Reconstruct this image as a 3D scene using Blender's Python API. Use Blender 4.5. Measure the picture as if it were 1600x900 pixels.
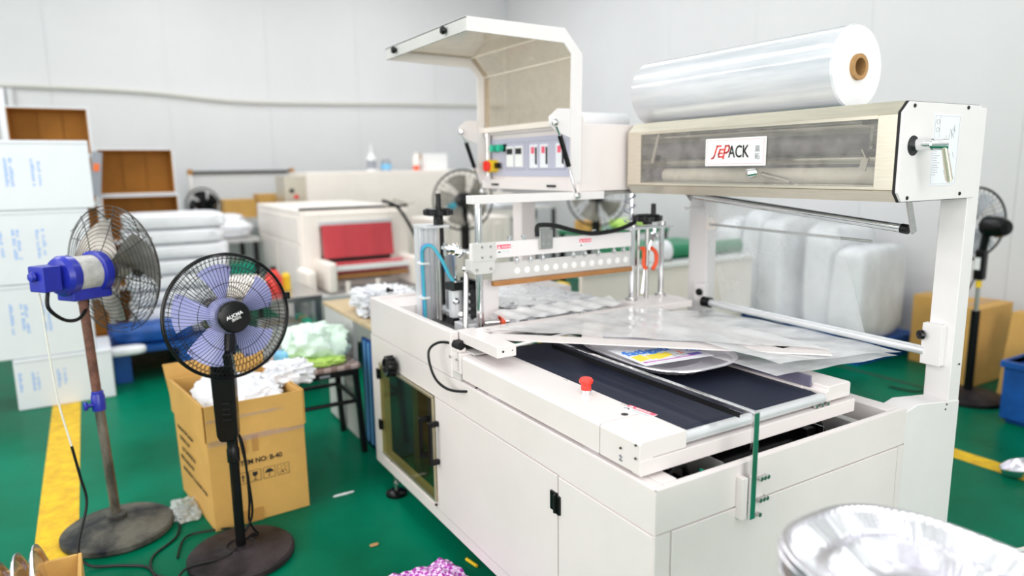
import bpy, math, random
from mathutils import Vector, Matrix, noise
random.seed(7)
PI = math.pi
C = bpy.context.scene.collection
for _o in list(bpy.data.objects):
    bpy.data.objects.remove(_o)

# ------------------------------------------------------------------ camera
cam_d = bpy.data.cameras.new('camera'); cam = bpy.data.objects.new('camera', cam_d); C.objects.link(cam)
cam_d.sensor_width = 36.0; cam_d.lens = 24.59; cam_d.clip_start = 0.05; cam_d.clip_end = 60
cam.matrix_world = Matrix(((0.8555137, 0.0995048, -0.5081290, 0), (-0.5176081, 0.1390589, -0.8442420, 0),
                           (-0.0133463, 0.9852723, 0.1704713, 1.4), (0, 0, 0, 1)))
cam_d.dof.use_dof = True; cam_d.dof.focus_distance = 2.0; cam_d.dof.aperture_fstop = 1.25
bpy.context.scene.camera = cam

# ------------------------------------------------------------------ world, lights, exposure
sc = bpy.context.scene
sc.view_settings.view_transform = 'Standard'; sc.view_settings.look = 'None'
sc.view_settings.gamma = 1; sc.view_settings.use_curve_mapping = False
sc.view_settings.exposure = -0.32
w = bpy.data.worlds.new('world'); sc.world = w; w.use_nodes = True
w.node_tree.nodes['Background'].inputs[0].default_value = (0.9, 0.95, 1, 1)
w.node_tree.nodes['Background'].inputs[1].default_value = 0.6
def area(name, loc, sx, sy, power, col=(0.97, 0.98, 1.0)):
    l = bpy.data.lights.new(name, 'AREA'); l.shape = 'RECTANGLE'; l.size = sx; l.size_y = sy
    l.energy = power; l.color = col
    o = bpy.data.objects.new(name, l); o.location = loc; C.objects.link(o); return o
for ix, lx in enumerate((-1.9, 0.9, 3.4)):
    for iy, ly in enumerate((-1.6, 1.4, 4.2, 6.6)):
        area('ceiling_light', (lx, ly, 4.05), 0.5, 2.2, (16, 16, 36, 46)[iy])
for nm_, lc_, rt_, pw_ in (('front_fill', (0.3, -2.9, 2.0), (PI / 2, 0, 0), 205), ('left_fill', (-3.3, 1.5, 2.2), (PI / 2, 0, -PI / 2), 170)):
    l_ = area(nm_, lc_, 4.2, 2.4, pw_, (1.0, 0.965, 0.94)); l_.rotation_euler = rt_  # unseen fill lamps added at front and left to brighten the machine's sides

# ------------------------------------------------------------------ materials
def mat(name, col, rough=0.5, metal=0.0, var=0.0, vscale=8.0, bump=0.0, bscale=60.0, spec=0.5, trans=0.0,
        alpha=1.0, emit=0.0, coat=0.0, col2=None, sss=0.0, stretch=None):
    m = bpy.data.materials.new(name); m.use_nodes = True
    nt = m.node_tree; b = nt.nodes['Principled BSDF']
    b.inputs['Base Color'].default_value = (*col, 1); b.inputs['Roughness'].default_value = rough
    b.inputs['Metallic'].default_value = metal; b.inputs['Specular IOR Level'].default_value = spec
    b.inputs['Transmission Weight'].default_value = trans; b.inputs['Alpha'].default_value = alpha
    b.inputs['Coat Weight'].default_value = coat
    if sss: b.inputs['Subsurface Weight'].default_value = sss; b.inputs['Subsurface Radius'].default_value = (.02, .02, .02)
    if emit: b.inputs['Emission Color'].default_value = (*col, 1); b.inputs['Emission Strength'].default_value = emit
    tc = None
    if var or bump:
        tc = nt.nodes.new('ShaderNodeTexCoord'); mp = nt.nodes.new('ShaderNodeMapping')
        nt.links.new(tc.outputs['Object'], mp.inputs[0])
        if stretch: mp.inputs['Scale'].default_value = stretch
    if var:
        n = nt.nodes.new('ShaderNodeTexNoise'); n.inputs['Scale'].default_value = vscale; n.inputs['Detail'].default_value = 6
        n.inputs['Roughness'].default_value = 0.65
        r = nt.nodes.new('ShaderNodeValToRGB')
        c2 = col2 or tuple(max(0, c * (1 - var)) for c in col)
        r.color_ramp.elements[0].position = 0.38; r.color_ramp.elements[0].color = (*c2, 1)
        r.color_ramp.elements[1].position = 0.62; r.color_ramp.elements[1].color = (*col, 1)
        nt.links.new(mp.outputs[0], n.inputs[0]); nt.links.new(n.outputs[0], r.inputs[0])
        nt.links.new(r.outputs[0], b.inputs['Base Color'])
    if bump:
        n2 = nt.nodes.new('ShaderNodeTexNoise'); n2.inputs['Scale'].default_value = bscale; n2.inputs['Detail'].default_value = 4
        bp = nt.nodes.new('ShaderNodeBump'); bp.inputs['Strength'].default_value = bump; bp.inputs['Distance'].default_value = 0.01
        nt.links.new(mp.outputs[0], n2.inputs[0]); nt.links.new(n2.outputs[0], bp.inputs['Height'])
        nt.links.new(bp.outputs[0], b.inputs['Normal'])
    return m

def film_mat(name, tint, cover, gloss, rough=0.12, white=(0.9, 0.92, 0.95), bump=0.3, bscale=25, stretch=None):
    """thin clear plastic: transparent, plus a milky share and a gloss share"""
    m = bpy.data.materials.new(name); m.use_nodes = True; nt = m.node_tree
    for n in list(nt.nodes): nt.nodes.remove(n)
    out = nt.nodes.new('ShaderNodeOutputMaterial'); tr = nt.nodes.new('ShaderNodeBsdfTransparent')
    tr.inputs[0].default_value = (*tint, 1)
    di = nt.nodes.new('ShaderNodeBsdfDiffuse'); di.inputs[0].default_value = (*white, 1)
    tl = nt.nodes.new('ShaderNodeBsdfTranslucent'); tl.inputs[0].default_value = (*white, 1)
    gl = nt.nodes.new('ShaderNodeBsdfGlossy'); gl.inputs['Roughness'].default_value = rough
    tc = nt.nodes.new('ShaderNodeTexCoord'); mp = nt.nodes.new('ShaderNodeMapping')
    if stretch: mp.inputs['Scale'].default_value = stretch
    ns = nt.nodes.new('ShaderNodeTexNoise'); ns.inputs['Scale'].default_value = bscale; ns.inputs['Detail'].default_value = 5
    nt.links.new(tc.outputs['Object'], mp.inputs[0]); nt.links.new(mp.outputs[0], ns.inputs[0])
    bp = nt.nodes.new('ShaderNodeBump'); bp.inputs['Strength'].default_value = bump; bp.inputs['Distance'].default_value = 0.01
    nt.links.new(ns.outputs[0], bp.inputs['Height'])
    for s in (di, tl, gl): nt.links.new(bp.outputs[0], s.inputs['Normal'])
    mm = nt.nodes.new('ShaderNodeMixShader'); mm.inputs[0].default_value = 0.25
    nt.links.new(di.outputs[0], mm.inputs[1]); nt.links.new(tl.outputs[0], mm.inputs[2])
    m1 = nt.nodes.new('ShaderNodeMixShader'); mr = nt.nodes.new('ShaderNodeMapRange')
    mr.inputs['From Min'].default_value = 0.35; mr.inputs['From Max'].default_value = 0.65
    mr.inputs['To Min'].default_value = cover * 0.7; mr.inputs['To Max'].default_value = min(1, cover * 1.3)
    nt.links.new(ns.outputs[0], mr.inputs[0]); nt.links.new(mr.outputs[0], m1.inputs[0])
    nt.links.new(tr.outputs[0], m1.inputs[1]); nt.links.new(mm.outputs[0], m1.inputs[2])
    m2 = nt.nodes.new('ShaderNodeMixShader'); fr = nt.nodes.new('ShaderNodeLayerWeight'); fr.inputs['Blend'].default_value = 0.5
    pw_ = nt.nodes.new('ShaderNodeMath'); pw_.operation = 'POWER'; pw_.inputs[1].default_value = 5
    nt.links.new(fr.outputs['Facing'], pw_.inputs[0])
    ma = nt.nodes.new('ShaderNodeMath'); ma.operation = 'MULTIPLY_ADD'; ma.inputs[1].default_value = 0.7; ma.inputs[2].default_value = gloss
    ma.use_clamp = True
    nt.links.new(pw_.outputs[0], ma.inputs[0]); nt.links.new(ma.outputs[0], m2.inputs[0])
    nt.links.new(m1.outputs[0], m2.inputs[1]); nt.links.new(gl.outputs[0], m2.inputs[2])
    nt.links.new(m2.outputs[0], out.inputs[0])
    return m

M = {}
M['white'] = mat('machine_white_paint', (0.80, 0.74, 0.735), 0.38, var=0.04, vscale=3, bump=0.05, bscale=260)
M['white2'] = mat('film_stand_white_paint', (0.80, 0.77, 0.78), 0.36, var=0.03, vscale=3, bump=0.04, bscale=260)
M['cream'] = mat('cream_machine_paint', (0.90, 0.83, 0.77), 0.45, var=0.05, vscale=3)
M['greypan'] = mat('pale_grey_panel', (0.62, 0.61, 0.60), 0.5, var=0.06, vscale=4)
M['wall'] = mat('white_wall_panel', (0.74, 0.74, 0.755), 0.55, var=0.03, vscale=1.2)
M['ceil'] = mat('white_ceiling', (0.85, 0.85, 0.85), 0.7)
M['steel'] = mat('brushed_steel', (0.62, 0.61, 0.60), 0.28, 1.0, var=0.12, vscale=20, stretch=(1, 20, 20))
M['warmsteel'] = mat('warm_stainless_steel', (0.76, 0.70, 0.59), 0.32, 0.85, var=0.10, vscale=8, stretch=(20, 1, 20))
M['chrome'] = mat('chrome', (0.80, 0.80, 0.82), 0.09, 1.0)
M['alu'] = mat('anodised_aluminium', (0.78, 0.79, 0.82), 0.35, 0.45, var=0.05, vscale=10)
M['black'] = mat('black_plastic', (0.005, 0.005, 0.006), 0.25, var=0.2, vscale=12, spec=0.28)
M['blackm'] = mat('black_metal', (0.008, 0.008, 0.009), 0.35, spec=0.3)
M['rubber'] = mat('black_rubber', (0.008, 0.008, 0.009), 0.5, spec=0.25)
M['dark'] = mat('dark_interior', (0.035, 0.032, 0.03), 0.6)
M['brown'] = mat('brown_tray_metal', (0.19, 0.16, 0.13), 0.5, var=0.3, vscale=5)
M['orange'] = mat('orange_rubber', (0.85, 0.10, 0.03), 0.45)
M['red'] = mat('red_plastic', (0.80, 0.05, 0.035), 0.32)
M['redcurtain'] = mat('red_heat_curtain', (0.56, 0.045, 0.06), 0.25, var=0.12, vscale=4, stretch=(3, 1, 0.4), coat=0.5)
M['yellow'] = mat('yellow_plastic', (0.90, 0.60, 0.02), 0.4)
M['greenled'] = mat('green_lamp_lens', (0.02, 0.50, 0.32), 0.25)
M['teflon'] = mat('brown_teflon_strip', (0.42, 0.19, 0.06), 0.35, var=0.2, vscale=9)
M['bluehose'] = mat('blue_air_hose', (0.01, 0.22, 0.62), 0.3)
M['darkblue'] = mat('dark_blue_roller', (0.15, 0.14, 0.21), 0.35)
M['panel'] = mat('lavender_panel_print', (0.50, 0.50, 0.62), 0.35)
M['print_black'] = mat('black_print', (0.01, 0.01, 0.012), 0.5)
M['print_red'] = mat('red_print', (0.75, 0.03, 0.03), 0.5)
M['print_pink'] = mat('pink_red_print', (0.85, 0.12, 0.20), 0.5)
M['print_blue'] = mat('blue_print', (0.03, 0.22, 0.72), 0.5)
M['print_lblue'] = mat('light_blue_print', (0.30, 0.48, 0.85), 0.6)
M['print_grey'] = mat('grey_print', (0.30, 0.32, 0.36), 0.5)
M['print_orange'] = mat('orange_print', (0.90, 0.18, 0.03), 0.5)
M['print_yellow'] = mat('yellow_print', (0.90, 0.72, 0.06), 0.5)
M['print_magenta'] = mat('magenta_print', (0.55, 0.10, 0.50), 0.5)
M['print_purple'] = mat('purple_print', (0.16, 0.13, 0.50), 0.5)
M['print_white'] = mat('white_print', (0.85, 0.85, 0.85), 0.5)
M['paper'] = mat('white_label_card', (0.82, 0.83, 0.88), 0.35)
M['carton'] = mat('brown_cardboard', (0.68, 0.39, 0.105), 0.7, var=0.10, vscale=5, bump=0.08, bscale=50)
M['carton_d'] = mat('dark_brown_cardboard', (0.52, 0.23, 0.035), 0.75, var=0.12, vscale=5)
M['cartonwhite'] = mat('white_cardboard', (0.78, 0.80, 0.85), 0.6, var=0.03, vscale=3)
M['tape'] = mat('brown_parcel_tape', (0.50, 0.26, 0.07), 0.3)
M['blueplastic'] = mat('blue_pallet_plastic', (0.01, 0.10, 0.42), 0.4, var=0.3, vscale=7)
M['bluepaint'] = mat('chipped_blue_paint', (0.015, 0.025, 0.38), 0.32, var=0.2, vscale=20)
M['rust'] = mat('rusty_steel_pole', (0.20, 0.085, 0.06), 0.6, 0.2, var=0.5, vscale=25, bump=0.3, bscale=90)
M['dirtysteel'] = mat('grimy_steel_pole', (0.25, 0.22, 0.19), 0.45, 0.5, var=0.7, vscale=18, bump=0.3, bscale=70, stretch=(1, 1, .3))
M['dirtypaint'] = mat('chipped_white_paint', (0.62, 0.60, 0.58), 0.5, var=0.35, vscale=22)
M['dustyblack'] = mat('dusty_black_base', (0.12, 0.115, 0.095), 0.6, var=0.7, vscale=5, spec=0.2, col2=(0.012, 0.014, 0.018), bump=0.15, bscale=120)
M['dustyblack2'] = mat('dusty_dark_base', (0.04, 0.030, 0.033), 0.5, var=0.7, vscale=5, spec=0.2, col2=(0.008, 0.006, 0.008), bump=0.1, bscale=120)
M['wire'] = mat('dark_guard_wire', (0.035, 0.032, 0.026), 0.4, 0.3)
M['wireblack'] = mat('black_guard_wire', (0.004, 0.004, 0.005), 0.3, spec=0.3)
M['blade'] = mat('translucent_lavender_blade', (0.50, 0.52, 0.92), 0.2, alpha=0.80)
M['blade_alu'] = mat('dusty_aluminium_blade', (0.36, 0.34, 0.31), 0.4, 0.6, var=0.35, vscale=14)
M['blade_dark'] = mat('grey_smoked_blade', (0.28, 0.26, 0.22), 0.3, alpha=0.75)
M['foil'] = mat('aluminium_foil', (0.86, 0.84, 0.90), 0.24, 1.0, bump=0.04, bscale=40)
M['foil2'] = mat('aluminium_foil_platter', (0.82, 0.80, 0.84), 0.35, 0.45, bump=0.05, bscale=50)
M['wood'] = mat('pale_plywood', (0.62, 0.47, 0.28), 0.6, var=0.2, vscale=4, stretch=(1, 8, 1))
M['vinyl'] = mat('checked_vinyl', (0.42, 0.30, 0.28), 0.35)
M['mint'] = mat('mint_plastic_bag', (0.70, 0.86, 0.76), 0.35, bump=0.3, bscale=30, sss=0.1)
M['lime'] = mat('lime_plastic_bag', (0.52, 0.76, 0.16), 0.35, bump=0.3, bscale=30)
M['skyblue'] = mat('sky_blue_bag', (0.20, 0.52, 0.80), 0.4)
M['teal'] = mat('teal_cloth', (0.05, 0.38, 0.50), 0.7)
M['greenbelt'] = mat('green_conveyor_belt', (0.01, 0.20, 0.09), 0.45)
M['whitebag'] = mat('white_plastic_bag', (0.83, 0.84, 0.88), 0.35, bump=0.5, bscale=16, var=0.05, vscale=8)
M['fogbag'] = mat('frosted_plastic_wrap', (0.80, 0.82, 0.85), 0.4, bump=0.3, bscale=6, var=0.16, vscale=6, stretch=(1, 1, .5))
M['core'] = mat('cardboard_core', (0.46, 0.26, 0.10), 0.7, var=0.2, vscale=20)
M['cable'] = mat('black_cable', (0.006, 0.006, 0.007), 0.4, spec=0.3)
M['cablewhite'] = mat('white_cable', (0.72, 0.71, 0.66), 0.45)
M['plant'] = mat('clear_knob', (0.5, 0.6, 0.7), 0.1)
M['greenscrap'] = mat('green_film_scrap', (0.20, 0.50, 0.40), 0.3)

M['film'] = film_mat('clear_shrink_film', (0.97, 0.98, 1.0), 0.80, 0.06, 0.10, white=(0.98, 0.98, 1.0), bump=0.12, bscale=5, stretch=(1, 2.5, 1))
M['filmv'] = film_mat('hazy_shrink_film', (0.96, 0.97, 0.98), 0.30, 0.02, 0.2, white=(0.92, 0.92, 0.94), bump=0.1, bscale=4, stretch=(1, 1, .6))
M['filmfold'] = film_mat('folded_shrink_film', (0.97, 0.98, 1.0), 0.62, 0.05, 0.15, white=(0.98, 0.97, 0.98), bump=0.08, bscale=6)
M['scrap'] = film_mat('scrap_film', (0.95, 0.98, 1.0), 0.30, 0.10, 0.12, bump=0.6, bscale=40)
M['cleartape'] = film_mat('clear_parcel_tape', (0.97, 0.95, 0.92), 0.10, 0.05, 0.12)
M['acrylic'] = film_mat('clear_acrylic', (0.93, 0.91, 0.87), 0.13, 0.04, 0.03, white=(.85, .82, .80), bump=0.0)  # white share of the colour stands in for bright reflections on the pane
M['smoked'] = film_mat('smoked_beige_acrylic', (0.87, 0.82, 0.74), 0.14, 0.02, 0.08, white=(0.80, 0.74, 0.65), bump=0.0)
M['olive'] = film_mat('olive_tinted_window', (0.80, 0.77, 0.55), 0.03, 0.03, 0.03, white=(0.35, 0.33, 0.2), bump=0.0)
M['clearplate'] = film_mat('clear_plastic_plate', (0.90, 0.92, 0.96), 0.30, 0.05, 0.1, bump=0.0)

def roll_mat():
    m = mat('wound_clear_film', (0.80, 0.82, 0.86), 0.16, bump=0.0, coat=0.8, sss=0.15)
    nt = m.node_tree; b = nt.nodes['Principled BSDF']
    tc = nt.nodes.new('ShaderNodeTexCoord'); mp = nt.nodes.new('ShaderNodeMapping'); mp.inputs['Scale'].default_value = (9, .7, 9)
    n = nt.nodes.new('ShaderNodeTexNoise'); n.inputs['Scale'].default_value = 3; n.inputs['Detail'].default_value = 5
    nt.links.new(tc.outputs['Object'], mp.inputs[0]); nt.links.new(mp.outputs[0], n.inputs[0])
    r = nt.nodes.new('ShaderNodeValToRGB'); r.color_ramp.elements[0].color = (0.52, 0.55, 0.60, 1); r.color_ramp.elements[1].color = (0.68, 0.69, 0.73, 1)
    r.color_ramp.elements[0].position = .35; r.color_ramp.elements[1].position = .6
    nt.links.new(n.outputs[0], r.inputs[0]); nt.links.new(r.outputs[0], b.inputs['Base Color'])
    bp = nt.nodes.new('ShaderNodeBump'); bp.inputs['Strength'].default_value = .08; bp.inputs['Distance'].default_value = .01
    nt.links.new(n.outputs[0], bp.inputs['Height']); nt.links.new(bp.outputs[0], b.inputs['Normal'])
    nt.links.new(bp.outputs[0], b.inputs['Coat Normal'])
    return m
M['roll'] = roll_mat()

def floor_mat():
    m = mat('green_epoxy_floor', (0.0, 0.17, 0.10), 0.28, spec=0.05)
    nt = m.node_tree; b = nt.nodes['Principled BSDF']
    tc = nt.nodes.new('ShaderNodeTexCoord')
    n = nt.nodes.new('ShaderNodeTexNoise'); n.inputs['Scale'].default_value = 1.6; n.inputs['Detail'].default_value = 7
    nt.links.new(tc.outputs['Object'], n.inputs[0])
    r = nt.nodes.new('ShaderNodeValToRGB')
    r.color_ramp.elements[0].position = .35; r.color_ramp.elements[0].color = (0.0, 0.10, 0.048, 1)
    r.color_ramp.elements[1].position = .65; r.color_ramp.elements[1].color = (0.0, 0.175, 0.095, 1)
    n2 = nt.nodes.new('ShaderNodeTexNoise'); n2.inputs['Scale'].default_value = 45; n2.inputs['Detail'].default_value = 3
    nt.links.new(tc.outputs['Object'], n2.inputs[0])
    r2 = nt.nodes.new('ShaderNodeValToRGB'); r2.color_ramp.elements[0].position = .68; r2.color_ramp.elements[0].color = (0, 0, 0, 1)
    r2.color_ramp.elements[1].position = .78; r2.color_ramp.elements[1].color = (.35, .35, .35, 1)
    mx = nt.nodes.new('ShaderNodeMix'); mx.data_type = 'RGBA'
    nt.links.new(n.outputs[0], r.inputs[0]); nt.links.new(n2.outputs[0], r2.inputs[0])
    nt.links.new(r2.outputs[0], mx.inputs[0]); nt.links.new(r.outputs[0], mx.inputs[6]); mx.inputs[7].default_value = (0.03, 0.22, 0.14, 1)
    nt.links.new(mx.outputs[2], b.inputs['Base Color'])
    rr = nt.nodes.new('ShaderNodeMapRange'); rr.inputs['To Min'].default_value = .18; rr.inputs['To Max'].default_value = .45
    nt.links.new(n.outputs[0], rr.inputs[0]); nt.links.new(rr.outputs[0], b.inputs['Roughness'])
    return m
M['floor'] = floor_mat()
M['lineyellow'] = mat('worn_yellow_floor_paint', (0.80, 0.53, 0.03), 0.5, spec=0.1, var=0.3, vscale=14, col2=(0.62, 0.36, 0.03), bump=.1, bscale=60)

def belt_mat():
    m = mat('black_textured_belt', (0.035, 0.042, 0.06), 0.5, spec=0.2)
    nt = m.node_tree; b = nt.nodes['Principled BSDF']
    tc = nt.nodes.new('ShaderNodeTexCoord'); mp = nt.nodes.new('ShaderNodeMapping'); mp.inputs['Rotation'].default_value = (0, 0, .785)
    ck = nt.nodes.new('ShaderNodeTexChecker'); ck.inputs['Scale'].default_value = 260
    nt.links.new(tc.outputs['Object'], mp.inputs[0]); nt.links.new(mp.outputs[0], ck.inputs[0])
    ck.inputs[1].default_value = (0.034, 0.036, 0.062, 1); ck.inputs[2].default_value = (0.006, 0.012, 0.028, 1)
    nt.links.new(ck.outputs[0], b.inputs['Base Color'])
    return m
M['belt'] = belt_mat()

def check_mat(name, c1, c2, scale):
    m = mat(name, c1, 0.6); nt = m.node_tree; b = nt.nodes['Principled BSDF']
    tc = nt.nodes.new('ShaderNodeTexCoord'); ck = nt.nodes.new('ShaderNodeTexChecker'); ck.inputs['Scale'].default_value = scale
    ck.inputs[1].default_value = (*c1, 1); ck.inputs[2].default_value = (*c2, 1)
    nt.links.new(tc.outputs['Object'], ck.inputs[0]); nt.links.new(ck.outputs[0], b.inputs['Base Color']); return m
M['pinkcheck'] = check_mat('pink_and_white_check', (0.86, 0.62, 0.90), (0.42, 0.03, 0.40), 70)
M['seatcheck'] = check_mat('brown_checked_seat', (0.55, 0.42, 0.40), (0.30, 0.20, 0.18), 30)

# ------------------------------------------------------------------ mesh helpers
class MB:
    def __init__(s): s.v = []; s.f = []
    def add(s, vs, fs):
        n = len(s.v); s.v += [Vector(p) for p in vs]; s.f += [tuple(i + n for i in f) for f in fs]; return s
    def box(s, x0, x1, y0, y1, z0, z1):
        v = [(x0, y0, z0), (x1, y0, z0), (x1, y1, z0), (x0, y1, z0), (x0, y0, z1), (x1, y0, z1), (x1, y1, z1), (x0, y1, z1)]
        return s.add(v, [(3, 2, 1, 0), (4, 5, 6, 7), (0, 1, 5, 4), (1, 2, 6, 5), (2, 3, 7, 6), (3, 0, 4, 7)])
    def obox(s, c, ux, uy, uz, hx, hy, hz):
        c = Vector(c); ux = Vector(ux).normalized() * hx; uy = Vector(uy).normalized() * hy; uz = Vector(uz).normalized() * hz
        v = [c + sx * ux + sy * uy + sz * uz for sz in (-1, 1) for sx, sy in ((-1, -1), (1, -1), (1, 1), (-1, 1))]
        return s.add(v, [(3, 2, 1, 0), (4, 5, 6, 7), (0, 1, 5, 4), (1, 2, 6, 5), (2, 3, 7, 6), (3, 0, 4, 7)])
    def cyl(s, p0, p1, r, n=20, r2=None, cap=True):
        p0 = Vector(p0); p1 = Vector(p1); r2 = r if r2 is None else r2
        a = (p1 - p0).normalized(); u = a.orthogonal().normalized(); v = a.cross(u)
        vs = []
        for p, rr in ((p0, r), (p1, r2)):
            for i in range(n):
                t = 2 * PI * i / n; vs.append(p + rr * (math.cos(t) * u + math.sin(t) * v))
        fs = [(i, (i + 1) % n, n + (i + 1) % n, n + i) for i in range(n)]
        if cap: fs += [tuple(range(n - 1, -1, -1)), tuple(range(n, 2 * n))]
        return s.add(vs, fs)
    def tube(s, pts, r, n=8, closed=False, smooth=0):
        pts = [Vector(p) for p in pts]
        if smooth: pts = catmull(pts, smooth, closed)
        m = len(pts); vs = []; u = None
        for i, p in enumerate(pts):
            a = pts[(i + 1) % m] if (closed or i < m - 1) else p
            b = pts[i - 1] if (closed or i > 0) else p
            t = (a - b).normalized() if (a - b).length > 1e-9 else Vector((0, 0, 1))
            if u is None: u = t.orthogonal().normalized()
            u = (u - t * u.dot(t))
            u = u.normalized() if u.length > 1e-6 else t.orthogonal().normalized()
            w_ = t.cross(u)
            for k in range(n):
                th = 2 * PI * k / n; vs.append(p + r * (math.cos(th) * u + math.sin(th) * w_))
        fs = []
        for i in range(m if closed else m - 1):
            for k in range(n):
                a = i * n + k; b = i * n + (k + 1) % n; j = ((i + 1) % m) * n
                fs.append((a, b, j + (k + 1) % n, j + k))
        if not closed: fs += [tuple(range(n - 1, -1, -1)), tuple(range((m - 1) * n, m * n))]
        return s.add(vs, fs)
    def lathe(s, prof, c=(0, 0, 0), axis=(0, 0, 1), n=32, ang=None):
        """prof: (radius, height) pairs turned about the axis through c"""
        c = Vector(c); a = Vector(axis).normalized(); u = a.orthogonal().normalized(); v = a.cross(u); vs = []
        for r, h in prof:
            for i in range(n):
                t = 2 * PI * i / n; vs.append(c + a * h + max(r, 1e-5) * (math.cos(t) * u + math.sin(t) * v))
        fs = []
        for k in range(len(prof) - 1):
            for i in range(n): fs.append((k * n + i, k * n + (i + 1) % n, (k + 1) * n + (i + 1) % n, (k + 1) * n + i))
        return s.add(vs, fs)
    def prism(s, poly, o, u, v, d):
        """2D polygon in the frame (o; u, v), pushed along d"""
        o = Vector(o); u = Vector(u); v = Vector(v); d = Vector(d); n = len(poly)
        a = [o + x * u + y * v for x, y in poly]; vs = a + [p + d for p in a]
        fs = [tuple(range(n - 1, -1, -1)), tuple(range(n, 2 * n))] + [(i, (i + 1) % n, n + (i + 1) % n, n + i) for i in range(n)]
        return s.add(vs, fs)
    def strip(s, outer, inner, o, u, v, d, closed=False):
        """band between two polylines of equal length, with thickness d"""
        o = Vector(o); u = Vector(u); v = Vector(v); d = Vector(d); n = len(outer)
        P_ = lambda q: o + q[0] * u + q[1] * v
        A = [P_(q) for q in outer]; B = [P_(q) for q in inner]
        vs = A + B + [p + d for p in A] + [p + d for p in B]; fs = []
        for i in range(n if closed else n - 1):
            j = (i + 1) % n
            fs += [(i, j, n + j, n + i), (2 * n + j, 2 * n + i, 3 * n + i, 3 * n + j), (j, i, 2 * n + i, 2 * n + j), (n + i, n + j, 3 * n + j, 3 * n + i)]
        if not closed: fs += [(0, n, 3 * n, 2 * n), (n - 1, 2 * n - 1 + 0, 4 * n - 1, 3 * n - 1)]
        return s.add(vs, fs)
    def grid(s, fn, nu, nv):
        vs = [fn(i / nu, j / nv) for j in range(nv + 1) for i in range(nu + 1)]
        fs = [(j * (nu + 1) + i, j * (nu + 1) + i + 1, (j + 1) * (nu + 1) + i + 1, (j + 1) * (nu + 1) + i) for j in range(nv) for i in range(nu)]
        return s.add(vs, fs)
    def quad(s, a, b, c, d): return s.add([a, b, c, d], [(0, 1, 2, 3)])
    def xf(s, m):
        s.v = [m @ p for p in s.v]; return s

def catmull(p, k, closed=False):
    out = []; n = len(p)
    rng = range(n if closed else n - 1)
    for i in rng:
        p0 = p[i - 1] if (closed or i > 0) else p[i]; p1 = p[i]; p2 = p[(i + 1) % n]
        p3 = p[(i + 2) % n] if (closed or i < n - 2) else p2
        for j in range(k):
            t = j / k
            out.append(0.5 * ((2 * p1) + (p2 - p0) * t + (2 * p0 - 5 * p1 + 4 * p2 - p3) * t * t + (3 * p1 - p0 - 3 * p2 + p3) * t ** 3))
    if not closed: out.append(p[-1])
    return out

ORG = {}
def tag(o, label=None, cat=None, group=None, kind=None):
    if label: o['label'] = label
    if cat: o['category'] = cat
    if group: o['group'] = group
    if kind: o['kind'] = kind
    return o
def thing(name, label, cat, loc=(0, 0, 0), group=None):
    o = bpy.data.objects.new(name, None); C.objects.link(o); o.location = loc; o.empty_display_size = .05
    ORG[o.name] = Vector(loc); return tag(o, label, cat, group)
def obj(name, mb, m, parent=None, bevel=0, smooth=False, label=None, cat=None, group=None, kind=None, seg=2, auto=None):
    """links one mesh object; vertices come in world coordinates"""
    me = bpy.data.meshes.new(name)
    if parent is None:
        xs = [v.x for v in mb.v]; ys = [v.y for v in mb.v]; zs = [v.z for v in mb.v]
        org = Vector(((min(xs) + max(xs)) / 2, (min(ys) + max(ys)) / 2, min(zs)))
    else: org = ORG[parent.name]
    me.from_pydata([tuple(v - org) for v in mb.v], [], mb.f); me.update()
    me.materials.append(M[m] if isinstance(m, str) else m)
    if smooth:
        me.polygons.foreach_set('use_smooth', [True] * len(me.polygons))
        me.set_sharp_from_angle(angle=math.radians(auto if auto else 35))
    o = bpy.data.objects.new(name, me); C.objects.link(o)
    if parent is None: o.location = org
    else: o.parent = parent
    ORG[o.name] = org
    if bevel:
        b = o.modifiers.new('bevel', 'BEVEL'); b.width = bevel; b.segments = seg; b.limit_method = 'ANGLE'; b.angle_limit = math.radians(40)
        me.polygons.foreach_set('use_smooth', [True] * len(me.polygons))
        me.set_sharp_from_angle(angle=math.radians(60))
        b.harden_normals = True
    return tag(o, label, cat, group, kind)
def struct(name, mb, m, parent=None, **k): return obj(name, mb, m, parent, kind='structure', **k)

def text(s, at, right, up, size, m, parent, name='lettering', align='LEFT', shear=0, bold=0.0, xs=1.0):
    cu = bpy.data.curves.new('t', 'FONT'); cu.body = s; cu.size = size; cu.align_x = align; cu.extrude = 0.0004; cu.shear = shear
    cu.offset = bold; cu.resolution_u = 3
    to = bpy.data.objects.new('t', cu); C.objects.link(to)
    bpy.context.view_layer.update(); dg = bpy.context.evaluated_depsgraph_get()
    me = bpy.data.meshes.new_from_object(to.evaluated_get(dg))
    bpy.data.objects.remove(to)
    r = Vector(right).normalized(); u = Vector(up).normalized(); n = r.cross(u); mb = MB()
    mb.add([Vector(at) + r * v.co.x * xs + u * v.co.y + n * (v.co.z + .0006) for v in me.vertices], [tuple(p.vertices) for p in me.polygons])
    return obj(name, mb, m, parent)

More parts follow.
